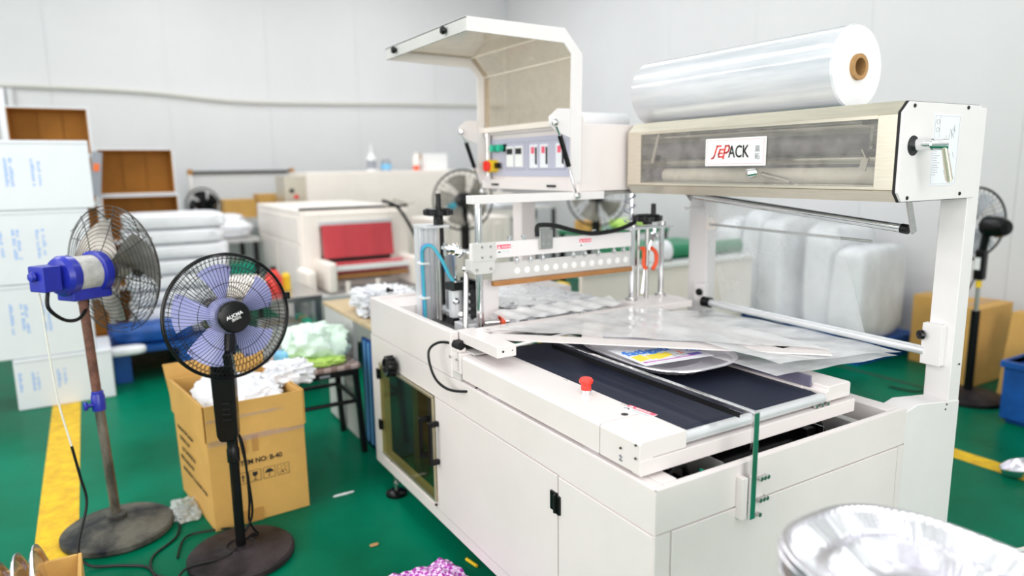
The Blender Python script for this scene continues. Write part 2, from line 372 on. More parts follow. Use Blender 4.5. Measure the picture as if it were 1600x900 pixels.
def blob(c, sx, sy, sz, seed=0, amp=.15, fr=3.0, nu=36, nv=20, pw=.6, flat=True, ridge=False):
    """soft rounded lump standing on z = c.z"""
    mb = MB(); c = Vector(c)
    def sg(x, p): return math.copysign(abs(x) ** p, x)
    vs = []
    for j in range(nv + 1):
        ph = -PI / 2 + PI * j / nv
        for i in range(nu):
            th = 2 * PI * i / nu
            d = Vector((sg(math.cos(ph), pw) * sg(math.cos(th), pw), sg(math.cos(ph), pw) * sg(math.sin(th), pw), sg(math.sin(ph), pw)))
            q = Vector((d.x * sx, d.y * sy, d.z * sz)) * (fr * 3) + Vector((seed * 7.3, seed * 3.1, seed))
            nn = noise.noise(q) * .6 + noise.noise(q * 2.3) * .4
            if ridge: nn = (1 - 2 * abs(noise.noise(q))) * .6 + (1 - 2 * abs(noise.noise(q * 2.1))) * .4 - .5
            k = 1 + amp * nn
            vs.append(Vector((c.x + d.x * sx * k, c.y + d.y * sy * k, max(c.z, c.z + sz + d.z * sz * k) if flat else c.z + sz + d.z * sz * k)))
    fs = [(j * nu + i, j * nu + (i + 1) % nu, (j + 1) * nu + (i + 1) % nu, (j + 1) * nu + i) for j in range(nv) for i in range(nu)]
    return mb.add(vs, fs)

X = Vector((1, 0, 0)); Y = Vector((0, 1, 0)); Z = Vector((0, 0, 1))

# ================================================================== THE SETTING
struct('floor', MB().box(-3.6, 5.4, -3.2, 9.0, -.1, 0), 'floor')
RM = dict(x0=-3.5, x1=5.3, y0=-3.1, y1=8.9, h=4.2)
def wall(name, mb): return struct(name, mb, 'wall')
wl = wall('wall_back', MB().box(-3.6, 5.4, 8.9, 9.0, 0, 4.2))
wr = wall('wall_right', MB().box(5.3, 5.4, -3.2, 8.9, 0, 4.2))
wall('wall_left', MB().box(-3.6, -3.5, -3.1, 8.9, 0, 4.2)); wall('wall_front', MB().box(-3.6, 5.3, -3.2, -3.1, 0, 4.2))
struct('ceiling', MB().box(-3.6, 5.4, -3.2, 9.0, 4.2, 4.3), 'ceil')
# wall cladding: panels with recessed joints, 1.1 m wide
x = -3.5
while x < 5.28:
    x2 = min(x + 1.1, 5.29); obj('wall_panel', MB().box(x + .0012, x2 - .0012, 8.892, 8.9, .12, 4.18), 'wall', wl); x = x2
y = 8.88
while y > -3.0:
    y2 = max(y - 1.1, -3.05); obj('wall_panel', MB().box(5.292, 5.3, y2 + .0012, y - .0012, .12, 4.18), 'wall', wr); y = y2
struct('baseboard_back', MB().box(-3.5, 5.28, 8.86, 8.9, 0, .12), 'alu'); struct('baseboard_right', MB().box(5.26, 5.3, -3.0, 8.86, 0, .12), 'alu')
struct('trim_1', MB().tube([(5.27, 8.87, .1), (5.27, 8.87, 4.18)], .022, 8), 'alu')
struct('trim_2', MB().box(-.30, -.155, -1, 8.8, .0005, .002), 'lineyellow', label='worn yellow line painted on the left part of the floor')
struct('trim_3', MB().box(3.43, 3.545, -1, 8.8, .0005, .002), 'lineyellow', label='worn yellow line painted on the floor at the right')
struct('trim_4', MB().box(4.37, 4.392, -1, 8.8, .0005, .003), 'dark', label='dark joint in the green floor near the right wall')
struct('trim_5', MB().box(-.66, -.60, 8.80, 8.88, 0, 2.24), 'alu'); struct('trim_6', MB().box(-.58, -.53, 8.80, 8.88, 0, 2.24), 'wall')
cb = MB().tube([(-3.4, 8.86, 2.30), (-1.5, 8.86, 2.285), (-.63, 8.86, 2.28), (.6, 8.86, 2.27), (1.6, 8.86, 2.20), (2.6, 8.86, 2.21), (3.8, 8.86, 2.24), (5.25, 8.86, 2.26)], .022, 8, smooth=6)
obj('wall_cable', cb, 'cablewhite', smooth=True, label='cream cable sagging slightly across the white back wall', cat='cable')

# ================================================================== THE PACKAGING MACHINE
mc = thing('packaging_machine', 'large white sealing machine with film feeder arm, raised smoked hood and black conveyor belt', 'machine', (1.5, 2.0, 0))
cab = MB()
cab.box(1.016, 1.05, 1.08, 2.886, .10, .69)                 # long front wall
cab.box(1.016, 1.985, 1.083, 1.115, .10, .69)               # near end wall
cab.box(1.93, 1.985, 1.115, 2.886, .10, .69)                # back wall
cab.box(1.05, 1.93, 2.85, 2.886, .10, .69)
cabinet = MB()
# front wall with an opening for the window door
cabinet.box(1.016, 1.05, 1.08, 2.234, .10, .69).box(1.016, 1.05, 2.785, 2.886, .10, .69).box(1.016, 1.05, 2.234, 2.785, .10, .172).box(1.016, 1.05, 2.234, 2.785, .585, .69)
cabinet.box(1.05, 1.985, 1.083, 1.10, .10, .69).box(1.93, 1.985, 1.10, 2.05, .10, .69).box(1.93, 1.985, 2.05, 2.886, .60, .69).box(1.05, 1.93, 2.85, 2.886, .58, .69)
cabinet.box(1.05, 1.10, 1.10, 2.09, .665, .69)              # folded top lip
obj('cabinet_shell', cabinet, 'white', mc, bevel=.005)
cabn = obj('cabinet_front', MB().box(1.010, 1.016, 1.08, 1.449, .104, .579).box(1.010, 1.016, 1.08, 2.886, .104, .145).box(1.010, 1.016, 1.075, 2.886, .586, .689).box(1.010, 1.016, 2.789, 2.886, .147, .585).box(1.010, 1.016, 2.222, 2.232, .147, .585), 'white', mc)
obj('access_panel', MB().box(1.008, 1.016, 1.4545, 2.2205, .148, .5805), 'white', cabn, bevel=.0015)
obj('access_panel', MB().box(1.009, 1.016, 1.0815, 1.4475, .148, .578), 'white', cabn, bevel=.0015)
# near end: header and lower panel
ee = obj('cabinet_end', MB().box(1.012, 1.985, 1.076, 1.083, .584, .689).box(1.012, 1.058, 1.076, 1.083, .1, .581).box(1.956, 1.985, 1.076, 1.083, .1, .581), 'white', mc)
obj('end_panel', MB().box(1.062, 1.952, 1.074, 1.083, .104, .580), 'white', ee, bevel=.0015)
# raised left tank
tank = MB().box(1.012, 1.042, 2.09, 2.886, .69, .851).box(1.042, 1.93, 2.856, 2.886, .69, .851).box(1.042, 1.10, 2.09, 2.10, .69, .80).box(1.93, 1.985, 2.2, 2.886, .69, .80)
obj('raised_guard', tank, 'white', mc, bevel=.004)
obj('guard_tray', MB().box(1.042, 1.93, 2.10, 2.856, .775, .785), 'steel', mc)
obj('guard_shelf', MB().box(1.042, 1.93, 2.66, 2.856, .785, .842), 'white', mc, bevel=.004)
obj('wing_knob', MB().lathe([(0, .02), (.011, .02), (.012, .012), (.006, .008), (.006, -.01)], (1.13, 2.93, .862), (-1, 0, .2), 12), 'black', mc)
# inside the tray
ins = obj('inner_tray', MB().box(1.05, 1.93, 1.10, 2.05, .40, .41), 'brown', mc)
obj('inner_wall', MB().box(1.30, 1.308, 1.15, 2.0, .41, .66), 'greypan', ins)
obj('inner_bar', MB().box(1.83, 1.86, 1.12, 2.2, .60, .66).box(1.60, 1.93, 1.42, 1.46, .56, .60), 'greypan', ins)
gm = obj('gear_motor', MB().cyl((1.33, 1.22, .615), (1.56, 1.22, .615), .045, 24).cyl((1.56, 1.22, .615), (1.68, 1.22, .615), .034, 20).box(1.66, 1.70, 1.17, 1.27, .56, .665), 'black', mc, smooth=True)
obj('chain', MB().tube([(1.735, 1.16, .62), (1.735, 1.19, .67), (1.735, 1.23, .66), (1.735, 1.25, .60)], .008, 6, smooth=4), 'blackm', gm)
obj('steel_tab', MB().box(1.705, 1.709, 1.15, 1.26, .57, .67), 'chrome', gm)
obj('terminal_block', MB().box(1.10, 1.16, 1.15, 1.2, .56, .66), 'black', mc)
obj('wire_loom', MB().tube([(1.09, 1.15, .55), (1.12, 1.16, .66), (1.19, 1.17, .67), (1.22, 1.18, .55)], .008, 6, smooth=5), 'cable', mc, smooth=True)
obj('green_wire', MB().tube([(1.225, 1.14, .55), (1.23, 1.15, .66), (1.26, 1.15, .58)], .006, 6, smooth=5), 'greenled', mc, smooth=True)
for q in ((1.03, 2.71), (1.06, 1.25), (1.93, 2.71), (1.93, 1.25)):
    ft = obj('levelling_foot', MB().lathe([(0, 0), (.046, 0), (.046, .012), (.03, .022), (0, .024)], (*q, 0), n=20), 'black', mc, smooth=True)
    obj('foot_screw', MB().cyl((*q, .02), (*q, .11), .009, 10).cyl((*q, .05), (*q, .062), .016, 6), 'steel', ft)

# window door
dr = obj('window_door', MB().box(1.003, 1.008, 2.236, 2.783, .174, .583), 'olive', mc)
obj('door_rim', MB().box(1.000, 1.010, 2.236, 2.783, .574, .583).box(1.000, 1.010, 2.236, 2.783, .174, .181).box(1.000, 1.010, 2.236, 2.243, .181, .574), 'warmsteel', dr)
def dhandle(yy, z0, z1, x=1.003):
    m = MB().box(x - .042, x - .028, yy - .008, yy + .008, z0, z1)
    for a, b in ((z0, z0 + .02), (z1 - .02, z1)): m.box(x - .034, x, yy - .009, yy + .009, a, b)
    return m
obj('handle', dhandle(2.275, .34, .50), 'black', dr, bevel=.004)
obj('handle', dhandle(2.205, .335, .50, 1.008), 'black', cabn, bevel=.004)
for zz in (.53, .30): obj('hinge', MB().box(.999, 1.010, 2.778, 2.812, zz - .02, zz + .02).cyl((1.0, 2.792, zz - .022), (1.0, 2.792, zz + .022), .006, 8), 'black', dr, bevel=.001)
hg = MB().box(1.002, 1.010, 1.437, 1.452, .473, .526).box(1.002, 1.010, 1.452, 1.480, .478, .532).cyl((1.0, 1.453, .476), (1.0, 1.453, .53), .005, 8)
h1 = obj('hinge', hg, 'black', cabn, bevel=.0015)
for a, b in ((1.443, .486), (1.443, .515), (1.47, .487), (1.47, .52)): obj('screw', MB().cyl((1.004, a, b), (.9995, a, b), .003, 8), 'chrome', h1) if False else None
for a in ((2.70, .165), (2.25, .155)): obj('rivet', MB().cyl((1.006, a[0], a[1]), (1.012, a[0], a[1]), .005, 8), 'blackm', cabn)
kn = MB().lathe([(0, .0), (.012, 0), (.012, .012), (.036, .012), (.040, .018), (.040, .044), (.036, .05), (.030, .05), (.028, .044), (0, .042)], (1.010, 2.592, .615), (-1, 0, 0), 28)
for k in range(12):
    a = k * PI / 6; kn.cyl((.995, 2.592 + .039 * math.cos(a), .615 + .039 * math.sin(a)), (.965, 2.592 + .039 * math.cos(a), .615 + .039 * math.sin(a)), .006, 8)
k_ = obj('hand_wheel', kn, 'black', mc, smooth=True)
obj('hub_screw', MB().cyl((.968, 2.592, .585), (.958, 2.592, .585), .007, 10), 'chrome', k_)
# what shows behind the window: a reel with a wing nut
rl = obj('film_reel', MB().cyl((1.24, 2.33, .33), (1.26, 2.33, .33), .20, 48), 'carton', mc, smooth=True)
obj('wing_nut', MB().cyl((1.24, 2.33, .36), (1.20, 2.33, .36), .03, 12).box(1.20, 1.215, 2.28, 2.40, .35, .375), 'black', rl, bevel=.004)
obj('reel_shaft', MB().cyl((1.15, 2.60, .30), (1.8, 2.60, .30), .008, 10), 'steel', rl)
obj('inner_post', MB().box(1.10, 1.14, 2.60, 2.66, .10, .60), 'dark', mc)

# ------------------------------------------------------------------ conveyor
cv = MB()
cvp = [(1.02, .700), (1.02, .772), (1.026, .779), (1.166, .779), (1.166, .735), (1.06, .735), (1.06, .700)]
cv.prism(cvp, (0, 1.14, 0), X, Z, Y * .147)
cov = obj('side_cover', cv, 'white', mc, bevel=.002)
cv2 = MB().prism(cvp, (0, 1.290, 0), X, Z, Y * .735)
cov2 = obj('side_cover', cv2, 'white', mc, bevel=.002)
obj('cover_end', MB().box(1.016, 1.17, 2.028, 2.125, .715, .785).box(1.016, 1.05, 2.05, 2.125, .785, .80), 'white', mc, bevel=.003)
obj('cover_top_plate', MB().box(1.05, 1.17, 1.99, 2.10, .786, .79), 'greypan', mc)
obj('bearing_bracket', MB().box(1.018, 1.08, 2.035, 2.09, .692, .714), 'greypan', mc)
for a in (2.045, 2.095): obj('slot_screw', MB().box(1.0145, 1.0165, a - .001, a + .001, .725, .792).cyl((1.017, a, .765), (1.008, a, .765), .005, 8), 'steel', cov2)
obj('grey_rail', MB().box(1.05, 1.075, 1.16, 2.1, .690, .698), 'alu', mc); 
obj('latch_plate', MB().box(1.03, 1.06, 1.30, 1.36, .6905, .694), 'chrome', mc); obj('latch_plate', MB().box(1.03, 1.06, 1.80, 1.87, .6905, .694), 'chrome', mc)
for a in (1.36, 1.62, 1.93):
    for d in (-.006, .006): obj('rivet', MB().cyl((1.155, a + d, .778), (1.155, a + d, .7805), .0025, 8), 'steel', cov2)
for p in ((1.018, 1.152, .770), (1.018, 1.152, .738), (1.018, 1.205, .745)): obj('rivet', MB().cyl(p, (1.0185 - .003, p[1], p[2]), .003, 8), 'blackm', cov)
obj('stamp_mark', MB().box(1.0185, 1.0195, 1.20, 1.212, .712, .716).box(1.0185, 1.0195, 1.20, 1.212, .722, .725).box(1.0185, 1.0195, 1.205, 1.208, .712, .728), 'print_grey', cov)
obj('cover_hole', MB().cyl((1.112, 1.303, .7785), (1.112, 1.303, .7797), .0095, 20), 'print_black', cov2)
obj('end_beam', MB().box(1.0212, 1.825, 1.137, 1.168, .697, .734), 'white', mc, bevel=.002)
fr = MB().box(1.166, 1.70, 1.20, 2.08, .70, .745).box(1.17, 1.72, 1.168, 1.20, .705, .735)
obj('belt_bed', fr, 'dark', mc)
bl = MB()
prof = [(1.175, .742), (1.166, .750), (1.164, .757), (1.17, .764), (1.185, .7675)] + [(2.07, .7675), (2.085, .760), (2.085, .745)]
for (a, b) in ((1.172, 1.692),):
    A = [Vector((a, p, q)) for p, q in prof]; B = [Vector((b, p, q)) for p, q in prof]
    for i in range(len(prof) - 1): bl.quad(A[i], B[i], B[i + 1], A[i + 1])
    bl.quad(A[0], A[-1], B[-1], B[0])
obj('conveyor_belt', bl, 'belt', mc)
obj('end_roller', MB().cyl((1.168, 1.158, .7535), (1.70, 1.158, .7535), .0145, 20), 'alu', mc, smooth=True)
cp = obj('end_cap', MB().prism([(0, 0), (.11, 0), (.115, .004), (.115, .038), (.108, .044), (.012, .044), (.012, .03), (0, .03)], (1.705, 1.150, .741), X, Z, Y * .14), 'white', mc, bevel=.003)
obj('side_channel', MB().box(1.72, 1.80, 1.29, 2.08, .73, .765), 'white', mc, bevel=.002)
obj('side_rail', MB().box(1.705, 1.712, 1.20, 1.92, .772, .806), 'darkblue', mc, bevel=.001)
obj('rail_foot', MB().box(1.700, 1.716, 1.40, 1.42, .755, .775).box(1.70, 1.716, 1.75, 1.77, .755, .775), 'steel', mc)
obj('inner_edge', MB().box(1.694, 1.704, 1.22, 2.05, .757, .772), 'white', mc)
bb = MB()
for a in (1.66, 1.685, 1.71): bb.cyl((a, 1.147, .736), (a, 1.147, .745), .007, 6)
obj('adjusting_bolts', bb, 'steel', mc)
obj('orange_tab', MB().box(1.70, 1.74, 1.64, 1.665, .79, .805), 'print_orange', mc)
# emergency stop
es = obj('stop_button', MB().lathe([(0, .012), (.013, .012), (.0145, .016), (.0145, .031), (.019, .033), (.020, .040), (.016, .046), (0, .047)], (1.128, 1.485, .779), n=28), 'red', mc, smooth=True)
obj('button_collar', MB().lathe([(.0145, 0), (.0145, .013), (.012, .013)], (1.128, 1.485, .779), n=24), 'chrome', es, smooth=True)
def warn(o, r, u, wd, ht, parent, small=True, name='warning_label'):
    o = Vector(o); r = Vector(r).normalized(); u = Vector(u).normalized(); n = r.cross(u)
    l = obj(name, MB().obox(o + r * wd / 2 + u * ht / 2, r, u, n, wd / 2, ht / 2, .0005), 'print_white', parent)
    obj('label_header', MB().obox(o + r * wd * .5 + u * ht * .76 + n * .0005, r, u, n, wd * .49, ht * .22, .0004), 'print_pink', l)
    q = o + n * .0012 + u * ht * .6 + r * wd * .06
    obj('hazard_triangle', MB().add([q, q + r * wd * .18, q + r * wd * .09 + u * ht * .3], [(0, 1, 2)]), 'print_white', l)
    text('WARNING', o + n * .0008 + u * ht * .64 + r * wd * .3, r, u, ht * .3, 'print_white', l)
    pm = MB()
    for k in range(3): pm.obox(o + n * .0008 + r * wd * (.1 + .06 * k) + u * ht * (.2 + .08 * (k % 2)), r + u * (.5 - k * .5), u, n, wd * .045, ht * .05, .0003)
    obj('hand_pictogram', pm, 'print_black', l)
    ln = MB()
    for k in range(3): ln.obox(o + n * .0007 + r * wd * .64 + u * ht * (.1 + .13 * k), r, u, n, wd * .3, ht * .012, .0003)
    obj('small_print', ln, 'print_grey', l)
    return l
warn((1.135, 1.345, .7797), (0.1, -1, 0), (1, .1, 0), .095, .034, mc)

# divider rail and its bracket
dv = obj('divider_rail', MB().box(1.292, 1.306, 1.052, 1.90, .812, .824), 'chrome', mc, bevel=.001)
obj('rail_bracket', MB().box(1.288, 1.306, 1.046, 1.054, .555, .824), 'chrome', dv, bevel=.001)
obj('rail_fin', MB().box(1.2975, 1.3005, 1.10, 1.90, .795, .812), 'blackm', dv)
obj('clamp_plate', MB().box(1.270, 1.288, 1.056, 1.076, .555, .66).box(1.306, 1.335, 1.052, 1.058, .55, .66), 'white', dv, bevel=.001)
for zz in (.655, .60, .563):
    s_ = MB()
    for k in range(3 if zz > .58 else 1): s_.cyl((1.318 + .012 * k, 1.052, zz), (1.318 + .012 * k, 1.040, zz), .006, 6)
    obj('clamp_screws', s_, 'steel', dv)

# ------------------------------------------------------------------ film forming triangle
tri = MB()
tri.box(1.10, 2.11, 2.055, 2.115, .818, .846)                # cross beam
bm_ = obj('cross_beam', tri, 'white', mc, bevel=.003)
obj('beam_block', MB().box(1.045, 1.115, 1.83, 2.115, .812, .850), 'white', mc, bevel=.003)
obj('beam_block_hole', MB().cyl((1.066, 1.8297, .832), (1.066, 1.8290, .832), .004, 12).cyl((1.10, 1.8297, .832), (1.10, 1.8290, .832), .002, 12), 'print_black', mc)
fg = MB()
def flat(m, a, b, wd, z0, z1):
    a = Vector((*a, 0)); b = Vector((*b, 0)); t = (b - a).normalized(); n = Vector((-t.y, t.x, 0)) * wd / 2
    q = [a - n, b - n, b + n, a + n]
    m.prism([(p.x, p.y) for p in q], (0, 0, z0), X, Y, Z * (z1 - z0)); return m
flat(fg, (1.11, 2.0), (1.86, 1.25), .075, .839, .843)
flat(fg, (1.80, 2.08), (1.80, 1.35), .05, .839, .843)
flat(fg, (1.60, 2.06), (1.36, 1.76), .07, .8385, .842)
flat(fg, (1.15, 2.04), (1.55, 2.04), .06, .839, .843)
obj('forming_plate', fg, 'white', mc)
obj('guide_rod', MB().cyl((1.115, 1.86, .836), (1.40, 1.90, .838), .005, 8), 'white2', mc, smooth=True)
for a in ((1.20, 2.08), (1.23, 2.08), (1.55, 2.085), (1.58, 2.09), (1.88, 2.09)): obj('beam_screw', MB().cyl((*a, .846), (*a, .850), .004, 8), 'steel', bm_)

# ------------------------------------------------------------------ sealing head
ya = 2.2
sh = obj('guide_column', MB().cyl((1.187, ya, .80), (1.187, ya, 1.285), .0135, 20), 'chrome', mc, smooth=True)
obj('column_collar', MB().cyl((1.187, ya, .785), (1.187, ya, .812), .024, 20).cyl((1.187, ya, 1.255), (1.187, ya, 1.27), .015, 16), 'steel', sh, smooth=True)
tb = obj('top_beam', MB().box(1.158, 1.745, 2.185, 2.235, 1.272, 1.302), 'white2', mc, bevel=.002)
obj('box_carrier', MB().box(1.64, 2.12, 2.19, 2.9, 1.288, 1.300), 'steel', mc)
arm = obj('seal_arm', MB().box(1.150, 1.885, 2.182, 2.205, 1.075, 1.133), 'white2', mc, bevel=.002)
obj('bearing_block', MB().prism([(-.045, 1.075), (.055, 1.075), (.055, 1.038), (.04, 1.022), (-.03, 1.022), (-.045, 1.038)], (1.187, 2.178, 0), X, Z, Y * .045).box(1.15, 1.245, 2.176, 2.182, 1.068, 1.135), 'greypan', arm, bevel=.002)
sc_ = MB()
for a, b in ((1.187, 1.12), (1.187, 1.083), (1.222, 1.12), (1.222, 1.083), (1.165, 1.04), (1.222, 1.04)): sc_.cyl((a, 2.177, b), (a, 2.173, b), .0045, 8)
obj('block_screws', sc_, 'steel', arm)
warn((1.252, 2.1815, 1.088), X, Z, .058, .036, mc)
warn((1.62, 2.1815, 1.088), X, Z, .058, .034, mc)
sb = obj('seal_bar', MB().box(1.238, 1.892, 2.196, 2.202, .992, 1.055), 'greypan', mc)
obj('seal_strip', MB().box(1.238, 1.892, 2.180, 2.206, .972, .990), 'teflon', sb, bevel=.002)
for k in range(13):
    xx = 1.345 + k * .0435
    obj('bar_hole', MB().cyl((xx, 2.1955, 1.020), (xx, 2.1945, 1.020), .0125, 20), 'print_white', sb)
hb = MB()
for xx in (1.34, 1.40, 1.455, 1.60, 1.655, 1.72, 1.80, 1.85): hb.cyl((xx, 2.19, 1.050), (xx, 2.19, 1.078), .006, 8).cyl((xx, 2.19, 1.058), (xx, 2.19, 1.064), .010, 8)
obj('hanger_bolts', hb, 'chrome', sb, smooth=True)
tbm = MB()
for xx in (1.31, 1.37, 1.46, 1.70, 1.76): tbm.cyl((xx, 2.19, 1.133), (xx, 2.19, 1.148), .006, 10).cyl((xx, 2.19, 1.146), (xx, 2.19, 1.152), .009, 10)
obj('arm_bolts', tbm, 'chrome', arm, smooth=True)
obj('hose_clamp', MB().box(1.43, 1.49, 2.170, 2.181, 1.095, 1.165), 'steel', arm, bevel=.002)
obj('clamp_slots', MB().box(1.444, 1.448, 2.1685, 2.170, 1.135, 1.150).box(1.470, 1.474, 2.1685, 2.170, 1.135, 1.150).box(1.442, 1.450, 2.1685, 2.170, 1.110, 1.118).box(1.468, 1.476, 2.1685, 2.170, 1.110, 1.118), 'print_grey', arm)
obj('black_hose', MB().tube([(1.418, 2.17, 1.145), (1.418, 2.17, 1.18), (1.44, 2.165, 1.187), (1.50, 2.165, 1.18), (1.58, 2.165, 1.158), (1.66, 2.165, 1.142), (1.74, 2.165, 1.142), (1.82, 2.168, 1.152), (1.90, 2.18, 1.172)], .0085, 10, smooth=5), 'rubber', mc, smooth=True)
# rear guide: two columns, screw, hand wheel
rg = obj('guide_column', MB().cyl((1.905, ya, .83), (1.905, ya, 1.16), .0125, 20), 'chrome', mc, smooth=True)
obj('guide_column', MB().cyl((2.085, ya + .02, .83), (2.085, ya + .02, 1.145), .0115, 20), 'chrome', mc, smooth=True)
for q in ((1.905, ya), (2.085, ya + .02)):
    obj('column_collar', MB().cyl((*q, .846), (*q, .856), .024, 20), 'steel', rg, smooth=True); obj('column_cap', MB().cyl((*q, 1.145), (*q, 1.165), .017, 20), 'steel', rg, smooth=True)
obj('guide_top_plate', MB().box(1.875, 2.115, 2.18, 2.24, 1.140, 1.150), 'alu', mc, bevel=.002)
obj('beam_end', MB().box(1.86, 2.125, 2.115, 2.24, .818, .846), 'white', mc, bevel=.003)
obj('lead_screw', MB().cyl((1.985, ya, .82), (1.985, ya, 1.15), .0085, 12).cyl((1.955, ya + .02, .85), (1.955, ya + .02, 1.14), .006, 8), 'steel', mc, smooth=True)
obj('bar_leg', MB().cyl((2.07, 2.16, .75), (2.07, 2.16, .82), .018, 16), 'cream', mc, smooth=True)
def crank(cx, cy, z, R):
    m = MB().lathe([(0, 0), (R * .35, 0), (R * .35, .01), (R * .85, .012), (R, .016), (R, .034), (R * .92, .04), (R * .8, .036), (R * .4, .034), (0, .036)], (cx, cy, z), n=32)
    for k in range(10):
        a = k * PI / 5; m.cyl((cx + R * .97 * math.cos(a), cy + R * .97 * math.sin(a), z + .015), (cx + R * .97 * math.cos(a), cy + R * .97 * math.sin(a), z + .036), R * .13, 8)
    return m
cw = obj('crank_wheel', crank(1.985, ya, 1.158, .056), 'black', mc, smooth=True)
obj('crank_grip', MB().cyl((1.985, ya - .035, 1.19), (1.985, ya - .035, 1.245), .011, 14, .010), 'black', cw, smooth=True)
obj('orange_clamp', MB().tube([(1.945, 2.19, 1.06), (1.96, 2.19, 1.055), (1.96, 2.19, .99), (1.975, 2.19, .975)], .008, 8, smooth=4).tube([(1.995, 2.185, 1.06), (2.02, 2.185, 1.04), (2.025, 2.185, 1.0), (2.005, 2.185, .968)], .009, 8, smooth=4), 'orange', mc, smooth=True)
obj('tie_rod', MB().tube([(2.00, 2.24, .86), (2.03, 2.24, 1.05), (2.06, 2.24, 1.12), (2.06, 2.24, 1.15)], .007, 8, smooth=4), 'chrome', mc, smooth=True)
obj('joint_ball', MB().lathe([(0, -.02), (.014, -.014), (.02, 0), (.014, .014), (0, .02)], (2.05, 2.235, 1.10), n=14), 'chrome', mc, smooth=True)
coil = [Vector((1.94 + .022 * math.cos(t * .35), 2.26 + .022 * math.sin(t * .35), 1.155 + t * .0023)) for t in range(0, 62)]
obj('coiled_tube', MB().tube(coil, .003, 6), 'panel', mc, smooth=True)
obj('hanging_rod', MB().cyl((1.95, 2.26, 1.16), (1.95, 2.26, 1.30), .009, 12), 'chrome', mc, smooth=True)
# front lifting mechanism
ex = MB()
for k in range(4): ex.box(1.130 + k * .022, 1.147 + k * .022, 2.592, 2.605, .785, 1.165)
ex.box(1.130, 1.215, 2.60, 2.65, .785, 1.165)
exo = obj('slide_extrusion', ex, 'alu', mc, bevel=.0015)
obj('extrusion_cap', MB().box(1.128, 1.235, 2.53, 2.655, 1.165, 1.175), 'alu', exo, bevel=.001)
obj('lead_screw', MB().cyl((1.225, 2.585, .80), (1.225, 2.585, 1.165), .009, 10), 'blackm', mc)
cw2 = obj('crank_wheel', crank(1.20, 2.56, 1.20, .056), 'black', mc, smooth=True)
obj('crank_grip', MB().cyl((1.20, 2.555, 1.236), (1.20, 2.555, 1.30), .0115, 14, .010), 'black', cw2, smooth=True)
obj('wheel_neck', MB().cyl((1.20, 2.56, 1.176), (1.20, 2.56, 1.20), .020, 14), 'blackm', cw2)
hs = thing('air_hoses', 'x', 'x') if False else None
for k, (dy, dx) in enumerate(((0, 0), (.016, .006), (-.014, -.004))):
    obj('air_hose', MB().tube([(1.135 + dx, 2.575 + dy, .80), (1.13 + dx, 2.575 + dy, 1.03), (1.13 + dx, 2.56 + dy, 1.085), (1.15 + dx, 2.52 + dy, 1.095), (1.165 + dx, 2.46 + dy, 1.04), (1.175 + dx, 2.42 + dy, .985), (1.19 + dx, 2.385 + dy, .955)], .0065, 8, smooth=5), 'bluehose' if k != 2 else 'teal', mc, smooth=True)
for zz in (.88, 1.02): obj('cable_tie', MB().box(1.118, 1.15, 2.55, 2.60, zz, zz + .008), 'print_white', mc)
ac = obj('air_cylinder', MB().cyl((1.19, 2.40, .83), (1.19, 2.40, .935), .028, 24), 'alu', mc, smooth=True)
obj('cylinder_head', MB().box(1.16, 1.22, 2.37, 2.43, .935, .965), 'black', ac, bevel=.002); obj('cylinder_foot', MB().box(1.16, 1.22, 2.37, 2.43, .80, .83), 'black', ac, bevel=.002)
obj('cylinder_rod', MB().cyl((1.19, 2.40, .96), (1.19, 2.40, 1.09), .006, 10), 'chrome', ac, smooth=True)
obj('black_fitting', MB().box(1.15, 1.20, 2.33, 2.368, .945, .975), 'black', ac, bevel=.002)
obj('tie_rod', MB().cyl((1.17, 2.50, .80), (1.17, 2.50, 1.05), .008, 10).cyl((1.17, 2.53, .80), (1.17, 2.53, 1.0), .005, 8), 'steel', mc, smooth=True)
obj('lever_rod', MB().cyl((1.135, 2.22, .80), (1.165, 2.26, 1.02), .0095, 12), 'steel', mc, smooth=True)
for q, r_ in (((1.14, 2.33, 1.10), .02), ((1.14, 2.29, 1.105), .024), ((1.14, 2.26, 1.095), .018), ((1.16, 2.25, 1.035), .015), ((1.15, 2.27, .86), .017), ((1.16, 2.34, .90), .014)):
    obj('ball_joint', MB().lathe([(0, -r_), (r_ * .7, -r_ * .7), (r_, 0), (r_ * .7, r_ * .7), (0, r_)], q, (0, 1, 0), 14), 'chrome', mc, smooth=True)
obj('joint_shaft', MB().cyl((1.15, 2.42, 1.10), (1.16, 2.20, 1.10), .008, 10).cyl((1.15, 2.40, 1.07), (1.15, 2.40, 1.12), .008, 8), 'chrome', mc, smooth=True)
obj('mounting_block', MB().box(1.13, 1.20, 2.22, 2.30, .785, .835).box(1.20, 1.27, 2.30, 2.42, .785, .82), 'alu', mc, bevel=.003)
obj('valve_block', MB().box(1.22, 1.24, 2.30, 2.42, .80, .98), 'black', mc, bevel=.002)
vb = MB()
for k in range(5):
    for j in range(2): vb.cyl((1.219, 2.33 + j * .035, .84 + k * .028), (1.212, 2.33 + j * .035, .84 + k * .028), .007, 8)
obj('air_fittings', vb, 'chrome', mc, smooth=True)
obj('steel_plate', MB().box(1.235, 1.30, 2.26, 2.264, .80, .985), 'white2', mc)
obj('upright_plate', MB().box(1.205, 1.212, 2.44, 2.52, .80, 1.09), 'steel', mc)
pr = obj('pinch_roller', MB().cyl((1.21, 2.21, .835), (1.30, 2.19, .835), .012, 14), 'chrome', mc, smooth=True)
obj('orange_ring', MB().lathe([(.016, -.007), (.026, -.007), (.026, .007), (.016, .007)], (1.275, 2.195, .838), (1, -.2, 0), 24), 'orange', pr, smooth=True)
